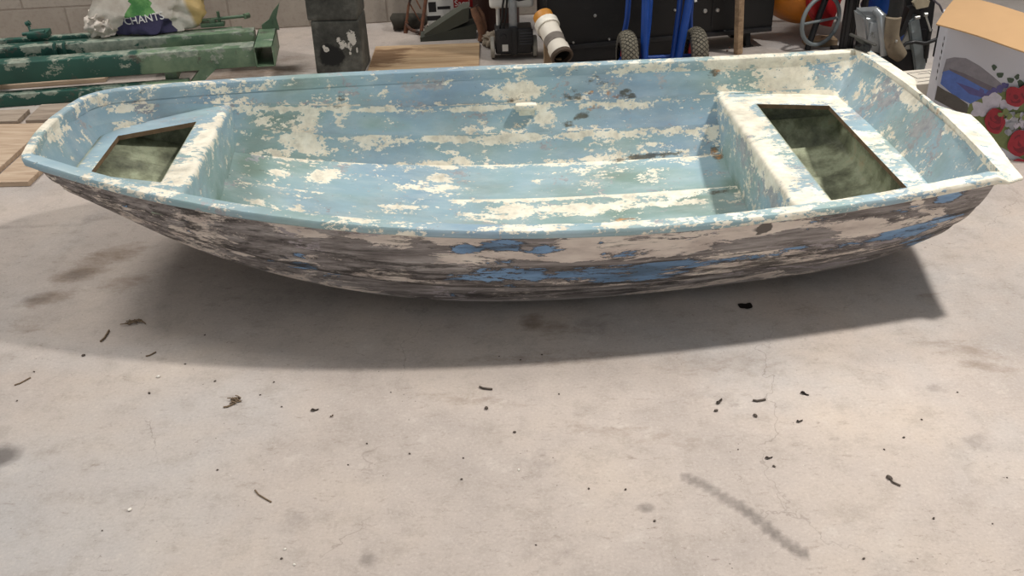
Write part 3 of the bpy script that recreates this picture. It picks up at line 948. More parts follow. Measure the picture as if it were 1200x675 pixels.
def board_mat(name, base, dark_c, lightc, along='x', blot=0.0):
    t = NT(name, 0.8)
    sc = (1, 9, 9) if along == 'x' else (9, 1, 9)
    n = t.noise(3.2, 9, 0.66, t.map(sc), 0.8)
    c = t.ramp(n, [(0.3, dark_c), (0.5, base), (0.7, lightc)])
    n2 = t.noise(9, 9, 0.7, t.map(sc, (2, 2, 2)))
    c = t.mix(t.step(n2, 0.62, 0.7, a=0, b=0.6), c, tuple(v * .45 for v in base))
    if blot:
        st = t.step(t.math('ADD', t.attr('stain'), t.math('MULTIPLY', t.math('SUBTRACT', t.noise(7, 9, 0.7, t.map((1, 3.4, 1))), 0.5), 2.2)), 0.25, 0.6)
        c = t.mix(t.math('MULTIPLY', st, 0.75), c, S(92, 60, 32))
    t.col(c).bump(n, 0.15, 0.003)
    return t.m


M_PLY = board_mat('plywood', S(188, 160, 126), S(164, 134, 102), S(206, 180, 146), 'x', 1.0)
M_PLY2 = board_mat('pale_plywood', S(186, 162, 138), S(158, 132, 108), S(204, 184, 160), 'x')
M_PLYG = board_mat('dirty_plywood', S(158, 142, 126), S(112, 98, 86), S(182, 166, 150), 'x')

# ------------------------------------------------------------------ boards lying on the floor
pm = MB()
nx, ny = 40, 30
x0, x1, y0, y1, th = -.690, -.128, 4.74, 5.225, .012
pm.box(((x0 + x1) / 2, (y0 + y1) / 2, th / 2), (x1 - x0, y1 - y0, th), bevel=.002)
pm.grid([[(x0 + .003 + (x1 - x0 - .006) * i / nx, y0 + .003 + (y1 - y0 - .006) * j / ny, th + .0004) for j in range(ny + 1)] for i in range(nx + 1)])
ply = pm.build('plywood_sheet', M_PLY)
tag(ply, 'pale plywood sheet with dark brown stain on floor right of the black post', 'board')
set_attr(ply, 'stain', blobs(verts_np(ply), [(-.66, 5.0, 0, .13, .12, 1, 0, .9), (-.58, 5.12, 0, .16, .05, 1, 0, .75)], .9))
for (lab, xa, xb, ya, yb, mt, rz) in [
        ('narrow plywood offcut on floor under the bow of the boat', -2.035, -1.885, 3.575, 4.215, M_PLY2, -.03),
        ('wide pale plywood board left of the narrow offcut, cut by the photo edge', -2.78, -2.068, 3.50, 4.225, M_PLY2, -.03),
        ('grey dirty board behind the bow, right one of the pair', -2.19, -1.74, 4.265, 4.47, M_PLYG, .03),
        ('grey dirty board left of its twin behind the pale plywood', -2.74, -2.225, 4.25, 4.40, M_PLYG, .03),
        ('plywood strip on floor beneath the green steel frame', -2.95, -2.02, 4.76, 4.93, M_PLY2, .12)]:
    m = MB()
    w_, d_ = xb - xa, yb - ya
    m.box((0, 0, .011), (w_, d_, .022), bevel=.003)
    o = m.build('wooden_board', mt)
    o.location = ((xa + xb) / 2, (ya + yb) / 2, 0)
    o.rotation_euler = (0, 0, rz)
    tag(o, lab, 'board', 'boards on the floor at the left')


# ------------------------------------------------------------------ green steel frame
def green_paint():
    t = NT('chipped_green_paint', 0.5)
    n = t.noise(5, 9, 0.68, t.map((0.4, 1, 1)))
    g = t.ramp(t.noise(3, 4, 0.5), [(0.35, S(22, 66, 58)), (0.65, S(34, 84, 72))])
    sep = t.t.nodes.new('ShaderNodeSeparateXYZ')
    t.t.links.new(t.co, sep.inputs[0])
    xx = t.math('ADD', sep.outputs[0], t.math('MULTIPLY', t.math('SUBTRACT', n, 0.5), 0.12))
    pale = t.step(xx, -.56, -.55)
    g = t.mix(pale, g, t.ramp(t.noise(6, 7, 0.65), [(0.35, S(70, 100, 78)), (0.6, S(116, 138, 110))]))
    ch = t.step(t.math('ADD', t.noise(13, 11, 0.72, t.map((0.7, 1, 1), (2, 4, 6))), t.attr('worn')), 0.60, 0.62)
    g = t.mix(ch, g, t.ramp(t.noise(30, 4), [(0.3, S(104, 120, 108)), (0.7, S(164, 170, 154))]))
    ru = t.step(t.noise(10, 9, 0.7, t.map((1, 1, 1), (8, 8, 1))), 0.58, 0.66)
    g = t.mix(ru, g, S(78, 74, 66))
    t.col(g)
    return t.m


M_GREEN = green_paint()
fr = thing('steel_trestle', 'long dark green chipped steel tube frame on floor by block wall', 'frame', (-1.205, 4.672, 0), R(6.9))


def tube_box(m, x0, x1, y0, y1, z0, z1, bev=.007): return m.box(((x0 + x1) / 2, (y0 + y1) / 2, (z0 + z1) / 2), (x1 - x0, y1 - y0, z1 - z0), bevel=bev)


def local_build(mb, name, mat, root, smooth=40):
    return mb.build(name, mat, root, smooth)


rails = []
for (xa, xb, ya, yb, za, zb) in [(-1.95, 0.0, .0, .095, .10, .20), (-1.98, -.02, .262, .345, .105, .20), (-1.98, -.40, .415, .455, .14, .20), (-1.52, -.33, -.035, .035, .0, .06)]:
    m = MB()
    tube_box(m, xa, xb, ya, yb, za, zb)
    bmesh.ops.subdivide_edges(m.bm, edges=[e for e in m.bm.edges if e.calc_length() > .3], cuts=60, use_grid_fill=True)
    o = local_build(m, 'rail', M_GREEN, fr, 30)
    V = verts_np(o)
    wv = np.where(V[:, 2] > zb - .008, .12, -.06) + np.where((V[:, 0] > -.85) & (V[:, 0] < -.5) & (ya > .2), .1, 0)  # paler tops: dust and wear, plus light from above put into the colour
    set_attr(o, 'worn', wv)
    rails.append(o)
# open ended cross tube at the right end
m = MB()
ex0, ex1, ey0, ey1, wt = .0, .092, -.012, .30, .006
for (a, b, c, d, e, f) in [(ex0, ex1, ey0, ey1, .10, .10 + wt), (ex0, ex1, ey0, ey1, .20 - wt, .20), (ex0, ex0 + wt, ey0, ey1, .10, .20), (ex1 - wt, ex1, ey0, ey1, .10, .20)]:
    m.box(((a + b) / 2, (c + d) / 2, (e + f) / 2), (b - a, d - c, f - e), bevel=.0015)
local_build(m, 'cross_tube', M_GREEN, fr)
for xc, ya, yb in ((-1.3, .03, .43), (-.42, .05, .43)):
    m = MB()
    tube_box(m, xc - .03, xc + .03, ya, yb, .045, .105)
    local_build(m, 'cross_tube', M_GREEN, fr)
m = MB()
m.prism([(-.34, .0, .03), (-.28, .0, .03), (-.19, .0, .105), (-.27, .0, .105)], (0, .05, 0))
local_build(m, 'gusset', M_GREEN, fr)
for xc in (-1.72, -.30):                                    # feet under the raised rails
    m = MB()
    tube_box(m, xc - .03, xc + .03, .275, .335, .024 if xc < -1 else 0, .11)
    local_build(m, 'foot', M_GREEN, fr)
m = MB()
m.prism([(.02, .29, .19), (.105, .29, .19), (.098, .29, .25), (.125, .29, .325), (.085, .29, .285), (.06, .29, .245), (.02, .29, .22)], (.0, .012, 0))
local_build(m, 'fin', M_GREEN, fr)
for dx in (0, .045):                                        # a pair of lugs on the middle rail
    m = MB()
    m.tube([(-.985 + dx, .262, .205), (-.985 + dx, .245, .204), (-.985 + dx, .238, .19), (-.985 + dx, .238, .14), (-.985 + dx, .25, .12), (-.985 + dx, .264, .118)], .008, 10)
    local_build(m, 'lug', M_GREEN, fr)
# clamps on the rear rail
m = MB()
m.box((-1.10, .43, .215), (.10, .09, .03), bevel=.006)
m.rod((-1.17, .40, .225), (-1.06, .40, .232), .009)
cl = local_build(m, 'clamp', M_GREEN, fr)
m = MB()
m.rod((-1.125, .405, .195), (-1.14, .43, .27), .008, .007)
m.rod((-1.15, .43, .266), (-1.13, .43, .274), .012)
local_build(m, 'bolt', M_GREEN, cl)
m = MB()
m.box((-.235, .40, .212), (.12, .05, .02), bevel=.005)
m.rod((-.30, .40, .235), (-.06, .40, .243), .008)
m.box((-.235, .40, .225), (.03, .03, .03), bevel=.004)
m.box((-.24, .37, .17), (.30, .05, .05), bevel=.005)
c2 = local_build(m, 'clamp', M_GREEN, fr)
m = MB()
m.rod((-.20, .40, .225), (-.20, .40, .275), .008)
local_build(m, 'bolt', M_GREEN, c2)
m = MB()
m.rod((-.07, .39, .243), (-.05, .41, .243), .014)
local_build(m, 'bolt', M_GREEN, c2)


# ------------------------------------------------------------------ sack lying on the frame
def sack_mat():
    t = NT('printed_woven_sack', 0.6)
    cr = t.noise(9, 6, 0.6)
    wht = t.ramp(cr, [(0.35, S(198, 186, 172)), (0.65, S(228, 222, 210))])
    c = t.mix(t.step(t.attr('tan'), 0.45, 0.6), wht, S(206, 178, 120))
    gn = t.ramp(t.noise(18, 4), [(0.4, S(70, 132, 70)), (0.6, S(120, 176, 104))])
    c = t.mix(t.step(t.attr('green'), 0.48, 0.54), c, gn)
    c = t.mix(t.step(t.attr('navy'), 0.48, 0.53), c, S(66, 62, 96))
    c = t.mix(t.step(t.attr('seam'), 0.5, 0.6), c, S(150, 60, 56))
    t.col(c).bump(t.noise(16, 7, 0.65), 0.5, 0.01)
    return t.m


sk = thing('sack', 'crumpled white sack with green and navy print on the green frame', 'sack', (-1.80, 5.04, .205), R(6))
m = MB()
lump(m, (0, 0, .155), (.275, .17, .215), .30, 1.6, 5, 3.3)
for v in m.bm.verts:
    v.co.z = max(v.co.z, 0)
    v.co.y = max(v.co.y, -.115 - .03 * (1 - min(1, v.co.z / .2)))
    if v.co.x < -.17: v.co.z *= max(.45, 1 - (-.17 - v.co.x) * 5)
body = m.build('sack_body', sack_mat(), sk, 60)
V = verts_np(body)
fr_ = V[:, 1] < .0


def polyside(pts, X, Z):
    ins = np.zeros(len(X), bool)
    n = len(pts)
    for i in range(n):
        (xa, za), (xb, zb) = pts[i], pts[(i + 1) % n]
        cond = ((za > Z) != (zb > Z))
        with np.errstate(divide='ignore', invalid='ignore'):
            xi = (xb - xa) * (Z - za) / (zb - za + 1e-9) + xa
        ins ^= cond & (X < xi)
    return ins.astype(float)


set_attr(body, 'navy', polyside([(-.17, -.01), (.145, -.01), (.115, .075), (.075, .10), (-.09, .092), (-.115, .06), (-.15, .035)], V[:, 0], V[:, 2]) * fr_)
set_attr(body, 'green', polyside([(-.095, .09), (.08, .098), (.05, .14), (.035, .30), (-.065, .30), (-.055, .15)], V[:, 0], V[:, 2]) * fr_)
set_attr(body, 'tan', np.clip((V[:, 0] - .15) * 8 + (V[:, 2] - .1) * 2, 0, 1) * fr_)
set_attr(body, 'seam', np.zeros(len(V)))


def drape(me, root_obj, x, z, size_rot, off=.003, ydir=1):
    """Lay a flat text mesh (XY) on a body seen from -y at local (x, z)."""
    bm = bmesh.new()
    bm.from_mesh(me)
    bmesh.ops.subdivide_edges(bm, edges=bm.edges, cuts=1)
    b2 = bmesh.new()
    b2.from_mesh(root_obj.data)
    tree = BVHTree.FromBMesh(b2)
    for v in bm.verts:
        u, w_ = v.co.x, v.co.y
        xx = x + u * math.cos(size_rot) - w_ * math.sin(size_rot)
        zz = z + u * math.sin(size_rot) + w_ * math.cos(size_rot)
        hit = tree.ray_cast(Vector((xx, -2, zz)), Vector((0, 1, 0)))
        yy = hit[0].y if hit[0] else 0
        v.co = Vector((xx, yy - off - v.co.z, zz))
    bm.to_mesh(me)
    bm.free()
    b2.free()
    return me


tm = drape(text_mesh('CHANTS', .052), body, .0, .080, R(7))
place_mesh('lettering', tm, Matrix.Identity(4), M_TXT, sk)
m = MB()                                                     # folded-over corner and ties
lump(m, (-.215, -.05, .055), (.085, .09, .075), .35, 3, 4, 8.1)
for v in m.bm.verts: v.co.z = max(v.co.z, 0.001)
fo = m.build('folded_corner', plain('sack_reverse', S(212, 202, 190), .7, 0, .12, 14, None, .4), sk, 60)

# ------------------------------------------------------------------ black post with peeling white patches
def post_mat():
    t = NT('black_peeling_coating', 0.75)
    n = t.noise(7, 9, 0.68)
    c = t.ramp(n, [(0.3, S(34, 35, 32)), (0.5, S(72, 72, 66)), (0.7, S(112, 111, 103))])
    pe = t.step(t.math('ADD', t.math('MULTIPLY_ADD', t.noise(26, 12, 0.74), 1.5, -.25), t.attr('peel')), 0.82, 0.84)
    c = t.mix(t.step(t.math('ADD', t.attr('smear'), t.math('MULTIPLY', t.math('SUBTRACT', t.noise(18, 8, .7), .5), 1.6)), 0.35, 0.7), c, S(20, 21, 20))
    c = t.mix(pe, c, S(206, 202, 192))
    t.col(c).bump(n, 0.4, 0.006)
    return t.m


po = thing('post', 'black coated post with peeling white patches behind the boat', 'post', (-.822, 4.92, 0), R(-3))
m = MB()
m.box((0, 0, .135), (.245, .20, .27), bevel=.012, seg=3)
bmesh.ops.subdivide_edges(m.bm, edges=[e for e in m.bm.edges if e.calc_length() > .08], cuts=56, use_grid_fill=True)
for v in m.bm.verts: v.co.x *= 1 - .03 * (v.co.z / .27)
ft = m.build('foot_sleeve', post_mat(), po, 40)
m = MB()
m.box((-.006, 0, .635), (.252, .207, .73), bevel=.014, seg=3)
m.box((-.006, 0, 1.02), (.10, .08, .06), bevel=.01)
up_ = m.build('upper_sleeve', ft.data.materials[0], po, 40)
V = verts_np(ft)
set_attr(ft, 'peel', blobs(V, [(.077, -.1, .185, .03, .05, .046, 0, .36), (.062, -.1, .14, .012, .05, .03, 0, .40), (.018, -.1, .185, .022, .05, .026, .3, .34), (.03, -.1, .15, .024, .05, .034, 0, .34), (-.056, -.1, .125, .018, .05, .014, 0, .44), (-.068, -.1, .14, .008, .05, .012, 0, .44), (.06, -.1, .105, .010, .05, .010, 0, .40), (.098, -.1, .12, .006, .05, .02, 0, .38)], .5))
set_attr(ft, 'smear', blobs(V, [(-.03, -.1, .095, .062, .06, .06, 0, 1)], .6))

# ------------------------------------------------------------------ wheeled machine on a column
mc = thing('wheeled_machine', 'small black wheeled machine with steel column and white tank behind the boat', 'machine', (.053, 4.95, 0), R(1))
m = MB()
m.box((0, .06, .095), (.19, .12, .13), bevel=.012, seg=3)
m.box((-.045, -.004, .105), (.075, .02, .12), bevel=.006)
m.box((.062, -.003, .115), (.075, .012, .085), bevel=.004)
m.box((0, .0, .10), (.036, .02, .14), bevel=.004)
m.rod((-.052, -.008, .125), (-.052, -.022, .125), .016, .014, 20)
mbase = m.build('motor_housing', M_BLACK, mc, 40)
m = MB()
for k in range(5): m.box((.062, -.0105, .085 + .0135 * k), (.062, .004, .004))
m.build('vent', plain('vent_slats', S(64, 66, 70), .5, 0, .1), mbase)
m = MB()
m.box((-.045, -.0155, .068), (.030, .003, .034))
sk_ = m.build('sticker', M_WHITE, mbase)
for sx in (-1, 1):
    m = MB()
    Mx = Matrix.Translation((sx * .109, .045, .055)) @ Matrix.Rotation(R(90), 4, 'Y')
    m.lathe([(0, -.011), (.018, -.011), (.022, -.007), (.042, -.007), (.048, -.011), (.055, -.008), (.055, .008), (.048, .011), (.042, .007), (.022, .007), (.018, .011), (0, .011)], Mx, 32)
    m.build('wheel', plain('grey_wheel', S(150, 146, 136), .7), mc, 40)
m = MB()
m.rod((-.11, .045, .055), (.11, .045, .055), .007)
m.build('axle', M_ZINC, mc, 40)
m = MB()
m.box((.0, .03, .36), (.042, .03, .46), bevel=.004)
m.box((.0, .012, .25), (.030, .014, .20), bevel=.003)
m.rod((.0, .02, .30), (.0, -.004, .30), .007)
m.rod((.0, .02, .42), (.0, -.004, .42), .009)
m.build('column', M_SILVER, mc, 40)
m = MB()
m.box((-.005, .075, .485), (.225, .08, .46), bevel=.02, seg=4)
m.rod((-.075, .08, .265), (-.075, .08, .245), .022, .014)
m.rod((-.075, .08, .26), (-.075, .08, .14), .010)
m.build('tank', M_WHITE, mc, 40)
m = MB()
m.tube([(-.07, .02, .16), (-.055, .0, .22), (-.05, .0, .28), (-.03, -.01, .38), (-.06, .0, .46), (-.07, .0, .6)], .0055, 8)
m.tube([(-.05, .01, .16), (-.035, .0, .24), (-.028, .0, .30), (-.02, .0, .42), (-.02, .0, .60)], .0055, 8)
m.tube([(-.07, .0, .36), (-.02, -.012, .325), (.03, -.012, .305), (.08, .0, .31), (.112, .02, .335), (.118, .03, .42)], .005, 8)
m.build('cable', M_BLACK2, mc, 60)

# beige rag beside it
m = MB()
lump(m, (0, 0, .028), (.055, .06, .045), .45, 2.5, 4, 1.1)
rag = m.build('rag', plain('beige_cloth', S(140, 128, 112), .95, 0, .3, 26), None, 60)
rag.location = (-.055, 5.20, .0)
tag(rag, 'crumpled beige rag on floor left of the wheeled machine', 'rag')

# ------------------------------------------------------------------ white pipe with an orange end
p0, p1 = Vector((.275, 4.50, .155)), Vector((.205, 5.16, .175))
p0 = at(659, 67, 4.46)
p1 = at(639, 25, 4.655)
pipe = thing('pipe', 'dirty white plastic pipe with orange end beside the black cabinet', 'pipe', (p0.x, p0.y, 0))
dr = (p1 - p0).normalized()
Lp = (p1 - p0).length
q = Matrix.Translation(p0) @ dr.to_track_quat('Z', 'Y').to_matrix().to_4x4()
m = MB()
m.lathe([(.0435, Lp * .85), (.0435, .001)], q, 40, 1)  # bore coloured near black: the shade inside the opening is painted in
m.lathe([(.0432, .0), (.049, .0), (.051, .004), (.051, Lp * .24), (.047, Lp * .28), (.045, Lp * .34), (.046, Lp * .42), (.049, Lp * .5), (.049, Lp * .86)], q, 40)
m.build('tube', [plain('dirty_white_plastic', S(214, 206, 192), .55, 0, .1, 8, (S(140, 130, 118), .60)), plain('shade_black_inside', S(26, 22, 20), .9)], pipe, 40)
m = MB()
m.lathe([(.0455, Lp * .34), (.0475, Lp * .345), (.0482, Lp * .44), (.0505, Lp * .50), (.049, Lp * .51)], q, 40)
m.build('tape_band', plain('dusty_grey_tape', S(120, 112, 104), .85, 0, .2, 30), pipe, 40)
m = MB()
m.lathe([(.0505, -.004), (.053, -.002), (.053, .016), (.0505, .018), (.042, .018), (.042, -.004), (.0505, -.004)], q, 40)
m.build('rubber_ring', plain('brown_rubber', S(70, 56, 44), .8), pipe, 40)
m = MB()
m.lathe([(.049, Lp * .80), (.056, Lp * .80), (.058, Lp * .82), (.058, Lp * .95), (.054, Lp * .97), (.045, Lp * .97), (.045, Lp * .80), (.049, Lp * .80)], q, 40)
m.build('socket', plain('cream_plastic', S(224, 218, 204), .5), pipe, 40)
m = MB()
m.lathe([(.046, Lp * .95), (.0475, Lp * .96), (.0475, Lp * 1.16), (.040, Lp * 1.16), (.040, Lp * .95)], q, 40)
m.build('orange_end', plain('orange_brown_plastic', S(190, 128, 44), .5, 0, .15), pipe, 40)
for (f_, w_, d_) in ((.30, .04, .04), (.8, .05, .05)):        # timber packing under it
    pp = p0 + (p1 - p0) * f_
    hh = pp.z - .053
    m = MB()
    m.box((pp.x, pp.y, hh / 2), (w_, d_, hh), bevel=.004)
    m.build('support_block', M_WOOD, pipe)
settle(pipe)

# ------------------------------------------------------------------ black cabinet
CZ = .09
c0, c1 = ground(642, 59, CZ), ground(905, 35, CZ)
cw = (c1 - c0).length
ca = math.atan2(c1.y - c0.y, c1.x - c0.x)
cb = thing('cabinet', 'big black sheet metal cabinet with silver bolts behind the blue trolley', 'cabinet', (c0.x, c0.y, 0), ca)
m = MB()
m.box((cw / 2, .125, CZ + .42), (cw, .24, .82), bevel=.006)
m.build('body', M_SHEET, cb, 40)
m = MB()
m.box((cw / 2, .0, CZ + .006), (cw - .01, .016, .022), bevel=.003)
m.build('bottom_lip', M_BLACK, cb, 40)
m = MB()
m.box((cw * .34, .13, (CZ + .004) / 2), (cw * .60, .20, CZ - .004), bevel=.004)  # black block added to stand for the shade under the cabinet
m.build('underside_shade_block', M_BLACK, cb, 40)
m = MB()
m.box((cw * .72, .004, CZ + .43), (.004, .004, .78))
m.build('seam', M_BLACK, cb)


def cab_at(px, py):
    """Point of the cabinet's front panel seen at a pixel of the photo, in its own frame."""
    d = ray(px, py)
    n = Vector((-math.sin(ca), math.cos(ca), 0))
    t = (c0 - CAM).dot(n) / d.dot(n)
    p = CAM + d * t - Vector((c0.x, c0.y, 0))
    return p.x * math.cos(ca) + p.y * math.sin(ca), p.z


for (px, py, r) in [(697.5, 18.5, .008), (672, 50, .006), (714, 46, .006), (791, 12, .007), (826.5, 13, .011), (841, 12, .011), (849.5, 37, .006), (889, 34, .006)]:
    u, z = cab_at(px, py)
    m = MB()
    m.lathe([(r, .006), (r, -.002), (r * .8, -.006), (0, -.007)], Matrix.Translation((u, .003, z)) @ Matrix.Rotation(R(-90), 4, 'X'), 16)
    m.build('bolt', M_ZINC, cb, 40)
for u in (.10, cw - .11):
    for (ya, yb) in ((.05, .03), (.19, .21)):
        m = MB()
        m.prism([(u - .012, ya, CZ), (u - .012, ya + .05, CZ), (u - .012, yb + .045, .004), (u - .012, yb, .004)], (.024, 0, 0))
        m.box((u, yb + .022, .004), (.05, .05, .008))
        m.build('foot', M_BLACK, cb)

# ------------------------------------------------------------------ blue two-wheeled trolley
TX, TY = .742, 4.49
tr = thing('hand_truck', 'blue tubular hand trolley with two treaded rubber wheels against black cabinet', 'trolley', (TX, TY, 0), R(2))


def tyre_mat():
    t = NT('tyre_tread', 0.85)
    return t.col(t.ramp(t.noise(20, 5), [(0.3, S(44, 42, 38)), (0.7, S(78, 74, 66))])).m


M_TYRE = tyre_mat()
for sx in (-1, 1):
    wx = sx * .163
    Mx = Matrix.Translation((wx, .02, .13)) @ Matrix.Rotation(R(90), 4, 'Y')
    m = MB()
    prof = []
    for k in range(17):
        a = -math.pi * .62 + k / 16 * math.pi * 1.24
        prof.append((.0905 + .0385 * math.cos(a), .040 * math.sin(a)))
    m.lathe(prof, Mx, 64)
    ty = m.build('tyre', M_TYRE, tr, 60)
    m = MB()
    # diamond tread blocks
    for row in range(7):
        a = -.95 + row * 1.9 / 6
        for k in range(36):
            th = 2 * math.pi * (k + .5 * (row % 2)) / 36
            rr = .0905 + .0385 * math.cos(a) + .0005
            zz = .040 * math.sin(a)
            loc = Vector((rr * math.cos(th), rr * math.sin(th), zz))
            nrm = Vector((math.cos(a) * math.cos(th), math.cos(a) * math.sin(th), math.sin(a)))
            Rm = nrm.to_track_quat('Z', 'X').to_matrix().to_4x4()
            m.box((0, 0, 0), (.0125, .0125, .0045), Mx @ Matrix.Translation(loc) @ Rm @ Matrix.Rotation(R(45), 4, 'Z'))
    m.build('tread', plain('tread_rubber_dusty', S(112, 106, 92), .9, 0, .2), ty)
    m = MB()
    m.lathe([(0, -.022), (.016, -.022), (.018, -.012), (.05, -.008), (.062, -.018), (.072, -.020), (.070, .020), (.062, .018), (.05, .008), (.018, .012), (.016, .022), (0, .022)], Mx, 40)
    m.build('hub', M_RED, tr, 40)
m = MB()
m.rod((-.185, .02, .13), (.185, .02, .13), .010)
m.rod((-.10, .0, .105), (.10, .0, .105), .013)
m.build('axle', M_BLUE, tr, 40)
m = MB()                                                    # main bent frame with handle loop
m.tube([(-.085, -.02, .01), (-.088, -.015, .10), (-.088, .005, .45), (-.09, .03, .85), (-.085, .06, 1.05), (-.05, .10, 1.12), (.05, .10, 1.12), (.085, .06, 1.05), (.13, .03, .75), (.118, .005, .45), (.070, -.015, .10), (.066, -.02, .01)], .0185, 14)
m.build('main_frame', M_BLUE, tr, 60)
m = MB()
m.tube([(-.084, .0, .13), (-.066, .025, .30), (-.056, .05, .6), (-.055, .07, .86), (.09, .07, .86), (.085, .05, .6), (.075, .03, .36), (.050, .0, .13)], .0135, 12)
m.build('back_frame', M_BLUE, tr, 60)
for sx in (-1, 1):
    m = MB()
    m.tube([(sx * .165, .15, .13), (sx * .160, .15, .20), (sx * .150, .13, .29), (sx * .145, .11, .48), (sx * .12, .06, .80)], .0125, 12)
    m.tube([(sx * .165, .15, .14), (sx * .19, .14, .06), (sx * .185, .03, .13)], .011, 12)
    m.build('side_strut', M_BLUE, tr, 60)
m = MB()
m.box((.0, -.10, .008), (.30, .20, .008), bevel=.003)
m.box((.0, -.005, .05), (.28, .006, .09), bevel=.002)
m.build('toe_plate', M_BLUE, tr)
m = MB()
m.box((.132, -.012, .44), (.012, .003, .10), Matrix.Rotation(R(-8), 4, 'Y'))
m.build('sticker', M_WHITE, tr)

# ------------------------------------------------------------------ timber batten leaning on the cabinet
b0 = ground(855, 63) - Vector((0, .035, 0))
b1 = at(858.5, 0, b0.y - .012)
bt = thing('wooden_post', 'upright grey timber batten leaning against the black cabinet', 'batten', (b0.x, b0.y, 0))
d_ = (b1 - b0).normalized()
bq = Matrix.Translation(b0 - Vector((b0.x, b0.y, 0))) @ d_.to_track_quat('Z', 'Y').to_matrix().to_4x4()
m = MB()
m.box((0, 0, .62), (.031, .036, 1.24), bq, .003)
bm_ = m.build('batten', board_mat('batten_timber', S(158, 132, 104), S(120, 98, 76), S(186, 160, 130), 'z'), bt)
for nz in (.03, .05):
    m = MB()
    m.rod(bq @ Vector((.006 if nz > .04 else -.008, -.015, nz)), bq @ Vector((.006 if nz > .04 else -.008, -.0215, nz)), .004)
    m.build('nail', M_RUST, bt)

# ------------------------------------------------------------------ orange drum machine with a grey hoop
dm = thing('drum_mixer', 'orange and red drum machine with grey hoop behind black uprights', 'machine', (1.62, 5.18, 0))
dq = Matrix.Translation((.0, .10, .36)) @ Matrix.Rotation(R(28), 4, 'Y') @ Matrix.Rotation(R(-24), 4, 'X')
m = MB()
m.lathe([(0, -.30), (.10, -.295), (.17, -.25), (.215, -.13), (.222, 0), (.215, .10), (.17, .28), (.15, .30), (.13, .29), (.15, .27), (.2, .1), (0, -.2)], dq, 40)
m.build('drum', M_ORANGE, dm, 60)
m = MB()
m.lathe([(.0, -.02), (.09, -.02), (.10, -.012), (.10, .012), (.09, .02), (0, .02)], Matrix.Translation((.02, -.14, .215)) @ Matrix.Rotation(R(70), 4, 'X') @ Matrix.Rotation(R(28), 4, 'Y'), 36)
m.box((.10, -.10, .25), (.07, .05, .34), Matrix.Rotation(R(14), 4, 'Y'), .01)
m.build('red_cover', M_RED, dm, 40)
hc = Vector((-.005, -.235, .148))
m = MB()
ring = []
for k in range(48):
    a = 2 * math.pi * k / 48
    ring.append(hc + Vector((.108 * math.cos(a), .05 * math.cos(a), .122 * math.sin(a))))
m.tube(ring, .0105, 12, closed=True)
m.tube([hc + Vector((-.108, -.05, 0)), hc, hc + Vector((.108, .05, 0))], .007, 10)
m.build('hoop', M_GREYP, dm, 60)
m = MB()
m.tube([(-.055, -.235, .0), (-.03, -.225, .10), (.03, -.20, .30), (.07, -.18, .56)], .016, 10)
m.tube([(.18, .30, .0), (.10, .20, .30), (.05, .12, .5)], .016, 10)
m.tube([(-.14, .30, .0), (-.08, .20, .30), (-.03, .12, .5)], .016, 10)
m.tube([(.07, -.18, .56), (.06, .12, .5)], .016, 10)
m.build('leg', M_BLACK, dm, 60)
m = MB()
m.box((.05, -.155, .018), (.16, .09, .036), bevel=.003)
tl = m.build('timber_block', M_WOOD, None)
tl.location = (1.60, 5.18, 0)
tag(tl, 'grey timber block on floor inside the hoop of orange machine', 'block')

# ------------------------------------------------------------------ black uprights
ur = thing('steel_stand', 'tall black steel uprights in front of the orange drum machine', 'stand', (1.745, 4.86, 0))
for (x, y, s) in [(-.028, 0, .034), (.012, .02, .030), (.050, -.005, .026)]:
    m = MB()
    m.box((x, y, .62), (s, .03, 1.22), bevel=.003)
    m.box((x, y - .014, .62), (.008, .012, 1.16), bevel=.002)
    m.build('upright', M_BLACK, ur, 40)
m = MB()
m.box((.01, .01, .012), (.16, .12, .024), bevel=.004)
m.build('base_plate', M_BLACK, ur)
for z in (.5, 1.15):
    m = MB()
    m.box((.01, .022, z), (.14, .02, .04), bevel=.003)
    m.build('cross_bar', M_BLACK, ur)

# ------------------------------------------------------------------ blue barrel
br = thing('barrel', 'dark blue barrel behind the silver engine', 'barrel', (2.02, 5.02, 0))
m = MB()
m.lathe([(0, .0), (.155, .0), (.17, .02), (.17, .17), (.178, .19), (.17, .21), (.17, .40), (.178, .42), (.17, .44), (.165, .56), (.12, .60), (0, .60)], None, 48)
m.build('drum', plain('blue_plastic', S(16, 60, 128), .4), br, 40)
m = MB()
m.lathe([(.03, .60), (.034, .605), (.034, .63), (.03, .635), (0, .635)], Matrix.Translation((.06, 0, 0)), 24)
m.build('cap', M_BLACK, br, 40)

# ------------------------------------------------------------------ engine with hose behind the stern corner
EY = 4.22
e0 = at(1040, 60, EY)
en = thing('engine', 'silver and black engine with tan sleeved hose behind the stern corner', 'engine', (e0.x + .06, EY, 0))


def E(px, py, Y=EY): return at(px, py, Y)


